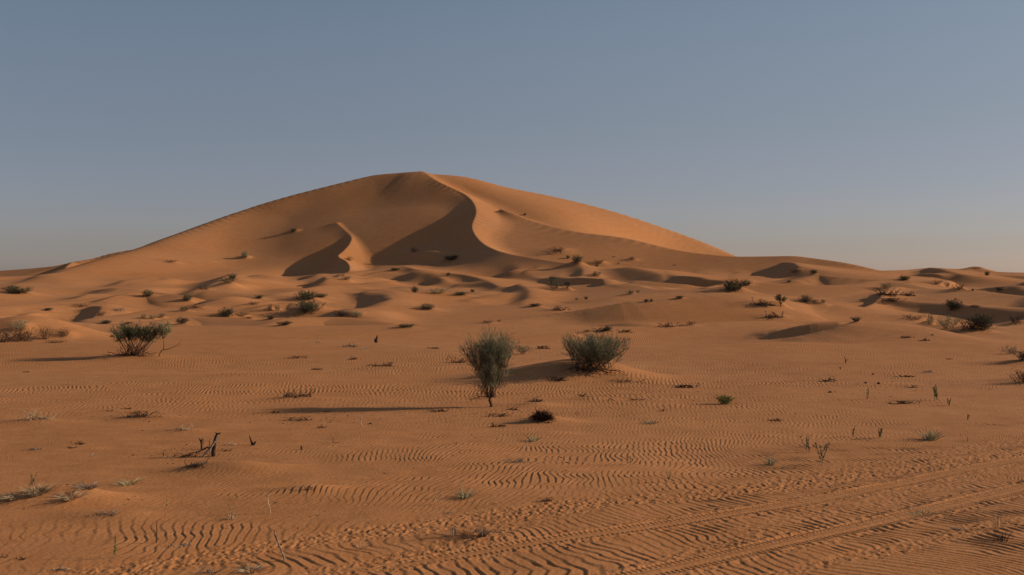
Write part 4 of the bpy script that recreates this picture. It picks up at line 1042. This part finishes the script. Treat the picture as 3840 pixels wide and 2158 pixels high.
# ---- green sprigs
SPRIGS = [
    (432, 2092, 28, 92, 2, 34, 'bright', 'bright green leaning sprig with a bare white foot at lower left', 31),
    (115, 1836, 20, 72, 2, 24, 'green', 'thin green shoot behind the dry straw tuft at lower left', 32),
    (140, 1832, 16, 64, 1, 24, 'green', 'slim dark green shoot right of the thin green shoot', 33),
    (628, 1905, 16, 50, 1, 14, 'green', 'small green sprig alone left of the pale crooked twig', 34),
    (872, 1925, 20, 46, 1, 18, 'green', 'green sprig above the thin dry stems', 35),
    (884, 1872, 20, 30, 2, 14, 'green', 'short green sprig on a low dark line of sand', 36),
    (1148, 1888, 20, 44, 1, 18, 'green', 'green sprig below the dark arched root piece', 37),
    (3510, 1502, 34, 66, 5, 30, 'bright', 'tall thin green stems upright at right', 38),
    (3560, 1522, 34, 34, 4, 26, 'bright', 'low green stems right below the tall thin ones', 39),
    (3300, 1645, 34, 48, 5, 34, 'bright', 'bushy bright green sprig left of the pale grass clump', 40),
    (3198, 1640, 22, 46, 3, 20, 'green', 'thin green stems left of the bushy bright sprig', 41),
    (3032, 1700, 28, 74, 4, 26, 'green', 'tall green stems in coarse ripples, upper of two', 42),
    (3080, 1752, 28, 104, 4, 30, 'green', 'tallest green stems in coarse ripples, lower of two', 43),
    (3252, 1500, 36, 50, 3, 14, 'green', 'spreading thin green stalks below the dark curved branch', 44),
    (2508, 1812, 20, 62, 2, 20, 'bright', 'small green sprig in the coarse ripples', 45),
    (2362, 1745, 16, 48, 2, 20, 'green', 'green sprig above the coarse ripples right of the centre', 46),
    (2165, 1560, 18, 18, 2, 10, 'green', 'tiny green seedling right of the spiky root ball', 47),
    (3628, 1575, 40, 26, 4, 16, 'green', 'faint green stalks at the right under the low stems', 48),
    (72, 2158, 20, 26, 1, 12, 'green', 'green tip cut by the bottom edge at left', 49),
    (2626, 1455, 30, 28, 2, 10, 'green', 'tiny green stalks on the right swell foot', 50),
    (3170, 1364, 22, 26, 4, 10, 'dark_wood', 'small dark upright plant on the rippled right swell', 51),
    (3150, 1385, 14, 16, 3, 8, 'dark_wood', 'tiny dark seedling below the small upright plant', 52),
]
for (px, py, w, h, n, lf_, mt, lb, sd) in SPRIGS:
    loc = place(px, py); D = loc[1]
    st, lf = leafy_sprig(sd, pm(h, D), n, max(.0022, .0002 * D), lf_ * 2)
    rt = empty('green_sprig', loc)
    mesh_obj('stem', st.mesh('stem', MT['straw' if mt != 'dark_wood' else mt]), parent=rt); mesh_obj('leaves', lf.mesh('leaves', MT[mt]), parent=rt)
    tag(rt, lb, 'plant', 'green sprigs on the plain')

# ---- stones
for i, (px, py, s, lb) in enumerate([(3246, 1439, .035, 'small black stone left of the other stone on rippled sand'), (3294, 1441, .05, 'larger black stone on rippled sand at right'),
                       (3273, 1407, .04, 'small dark stone above the pair of black stones'), (3112, 1473, .04, 'dark stone below the curved branch'), (1388, 1591, .03, 'tiny dark stone right of the Y-shaped twig')]):
    rg = np.random.RandomState(i + 60); import bmesh
    bm = bmesh.new(); bmesh.ops.create_icosphere(bm, subdivisions=2, radius=1)
    for v in bm.verts:
        c = v.co; q = 1 + .25 * math.sin(3 * c.x + i) + .2 * math.sin(4 * c.y + 2 * c.z + i) + .06 * rg.randn(); v.co = c * q; v.co.z *= .6
    me2 = bpy.data.meshes.new('stone'); bm.to_mesh(me2); bm.free(); me2.materials.append(MT['dark_wood'])
    loc = place(px, py); tag(mesh_obj('stone', me2, (loc[0], loc[1], loc[2] + s * .3), i, (s, s * .8, s)), lb, 'stone', 'small dark stones')

# ---- shrubs farther off, copied from a few prototypes of unit size
PROTO = {}
def proto(kind, v):
    key = (kind, v)
    if key in PROTO: return PROTO[key]
    sd = 200 + v * 7 + len(kind)
    if kind == 'leafy': a = broom(sd, .95, 1.0, 44, 5, 9, .16, .007, .0062, flare=.15, up=.25, low=.02, leaf=.8, first=.15); r = [('branches', a[0]), ('foliage', a[2])]
    elif kind == 'sparse': a = broom(sd, .95, 1.0, 22, 6, 9, .12, .007, .0055, flare=.4, up=.4, low=.02, leaf=.3, first=.3); r = [('branches', a[0]), ('foliage', a[2])]
    elif kind == 'bare': a = broom(sd, .9, 1.1, 26, 5, 4, .20, .011, .006, flare=.1, up=.2, low=.05, leaf=0, first=.25); r = [('branches', a[0]), ('crown', a[2])]
    elif kind == 'tree': a = broom(sd, 1, .95, 20, 7, 12, .03, .014, .008, flare=.8, trunk=.3, up=.3, low=.02, leaf=.4, first=.45); r = [('branches', a[0]), ('foliage', a[2])]
    PROTO[key] = r; return r
MCACHE = {}
def far_shrub(px, py, wpx, hpx, kind, mat, label, v, name='desert_shrub', group=None):
    loc = place(px, py); D = loc[1]; w = pm(wpx, D); h = pm(hpx, D)
    rt = empty(name, (loc[0], loc[1], loc[2] - .10 * h), (px * 1.7 + v) % 6.28, (w, w * .8, h * 1.08))
    wood = {'bare': mat}.get(kind, 'bark')
    for nm, mb in proto(kind, v):
        mt = wood if nm in ('branches', 'crown') else mat
        k_ = (kind, v, nm, mt)
        if k_ not in MCACHE: MCACHE[k_] = mb.mesh(nm, MT[mt])
        mesh_obj(nm, MCACHE[k_], parent=rt)
    return tag(rt, label, 'shrub' if kind != 'tree' else 'small tree', group)
G = 'shrubs scattered over the dunes'
for a in FAR: far_shrub(*a[:7], v=a[7], group=G)
# ---- tiny chips and twig scraps strewn over the plain
rg = np.random.RandomState(77); m = MB(); A = []; B = []; wd = []
cl = [(1900, 1540, 340, 26, 420), (1150, 1560, 260, 26, 260), (700, 1700, 200, 26, 220), (2250, 1440, 260, 26, 200), (200, 1870, 260, 30, 160), (560, 1570, 330, 24, 160), (3300, 1450, 420, 40, 260), (2500, 1480, 300, 20, 140), (1300, 1300, 380, 20, 160), (1800, 1700, 420, 60, 200), (1770, 2010, 160, 16, 120), (1400, 1950, 700, 120, 160), (2200, 1320, 260, 14, 160), (3400, 1250, 300, 24, 110)]
for cx_, cy_, sx, sy, n in cl:
    for _ in range(n):
        px = cx_ + rg.randn() * sx * .6; py = cy_ + rg.randn() * sy * .6
        if not (1215 < py < 2150 and 0 < px < 3840): continue
        D = H * F / (py - HY); x = (px - CX) * D / F; z = zat(x, D)
        L = .008 + .035 * rg.rand() ** 3; a = rg.rand() * 2 * PI
        A.append((x, D, z + .003)); B.append((x + math.cos(a) * L, D + math.sin(a) * L, z + .004 + L * .5 * rg.rand())); wd.append(.0015 + L * .14)
m.ribbons(np.array(A), np.array(B), np.array(wd), np.array(wd) * .5, rg)
lo = mesh_obj('litter', m.mesh('litter', MT['bark'])); lo['kind'] = 'stuff'; lo['label'] = 'tiny dark chips and twig scraps strewn over the plain'; lo['category'] = 'litter'
print('plants', time.time() - _t)
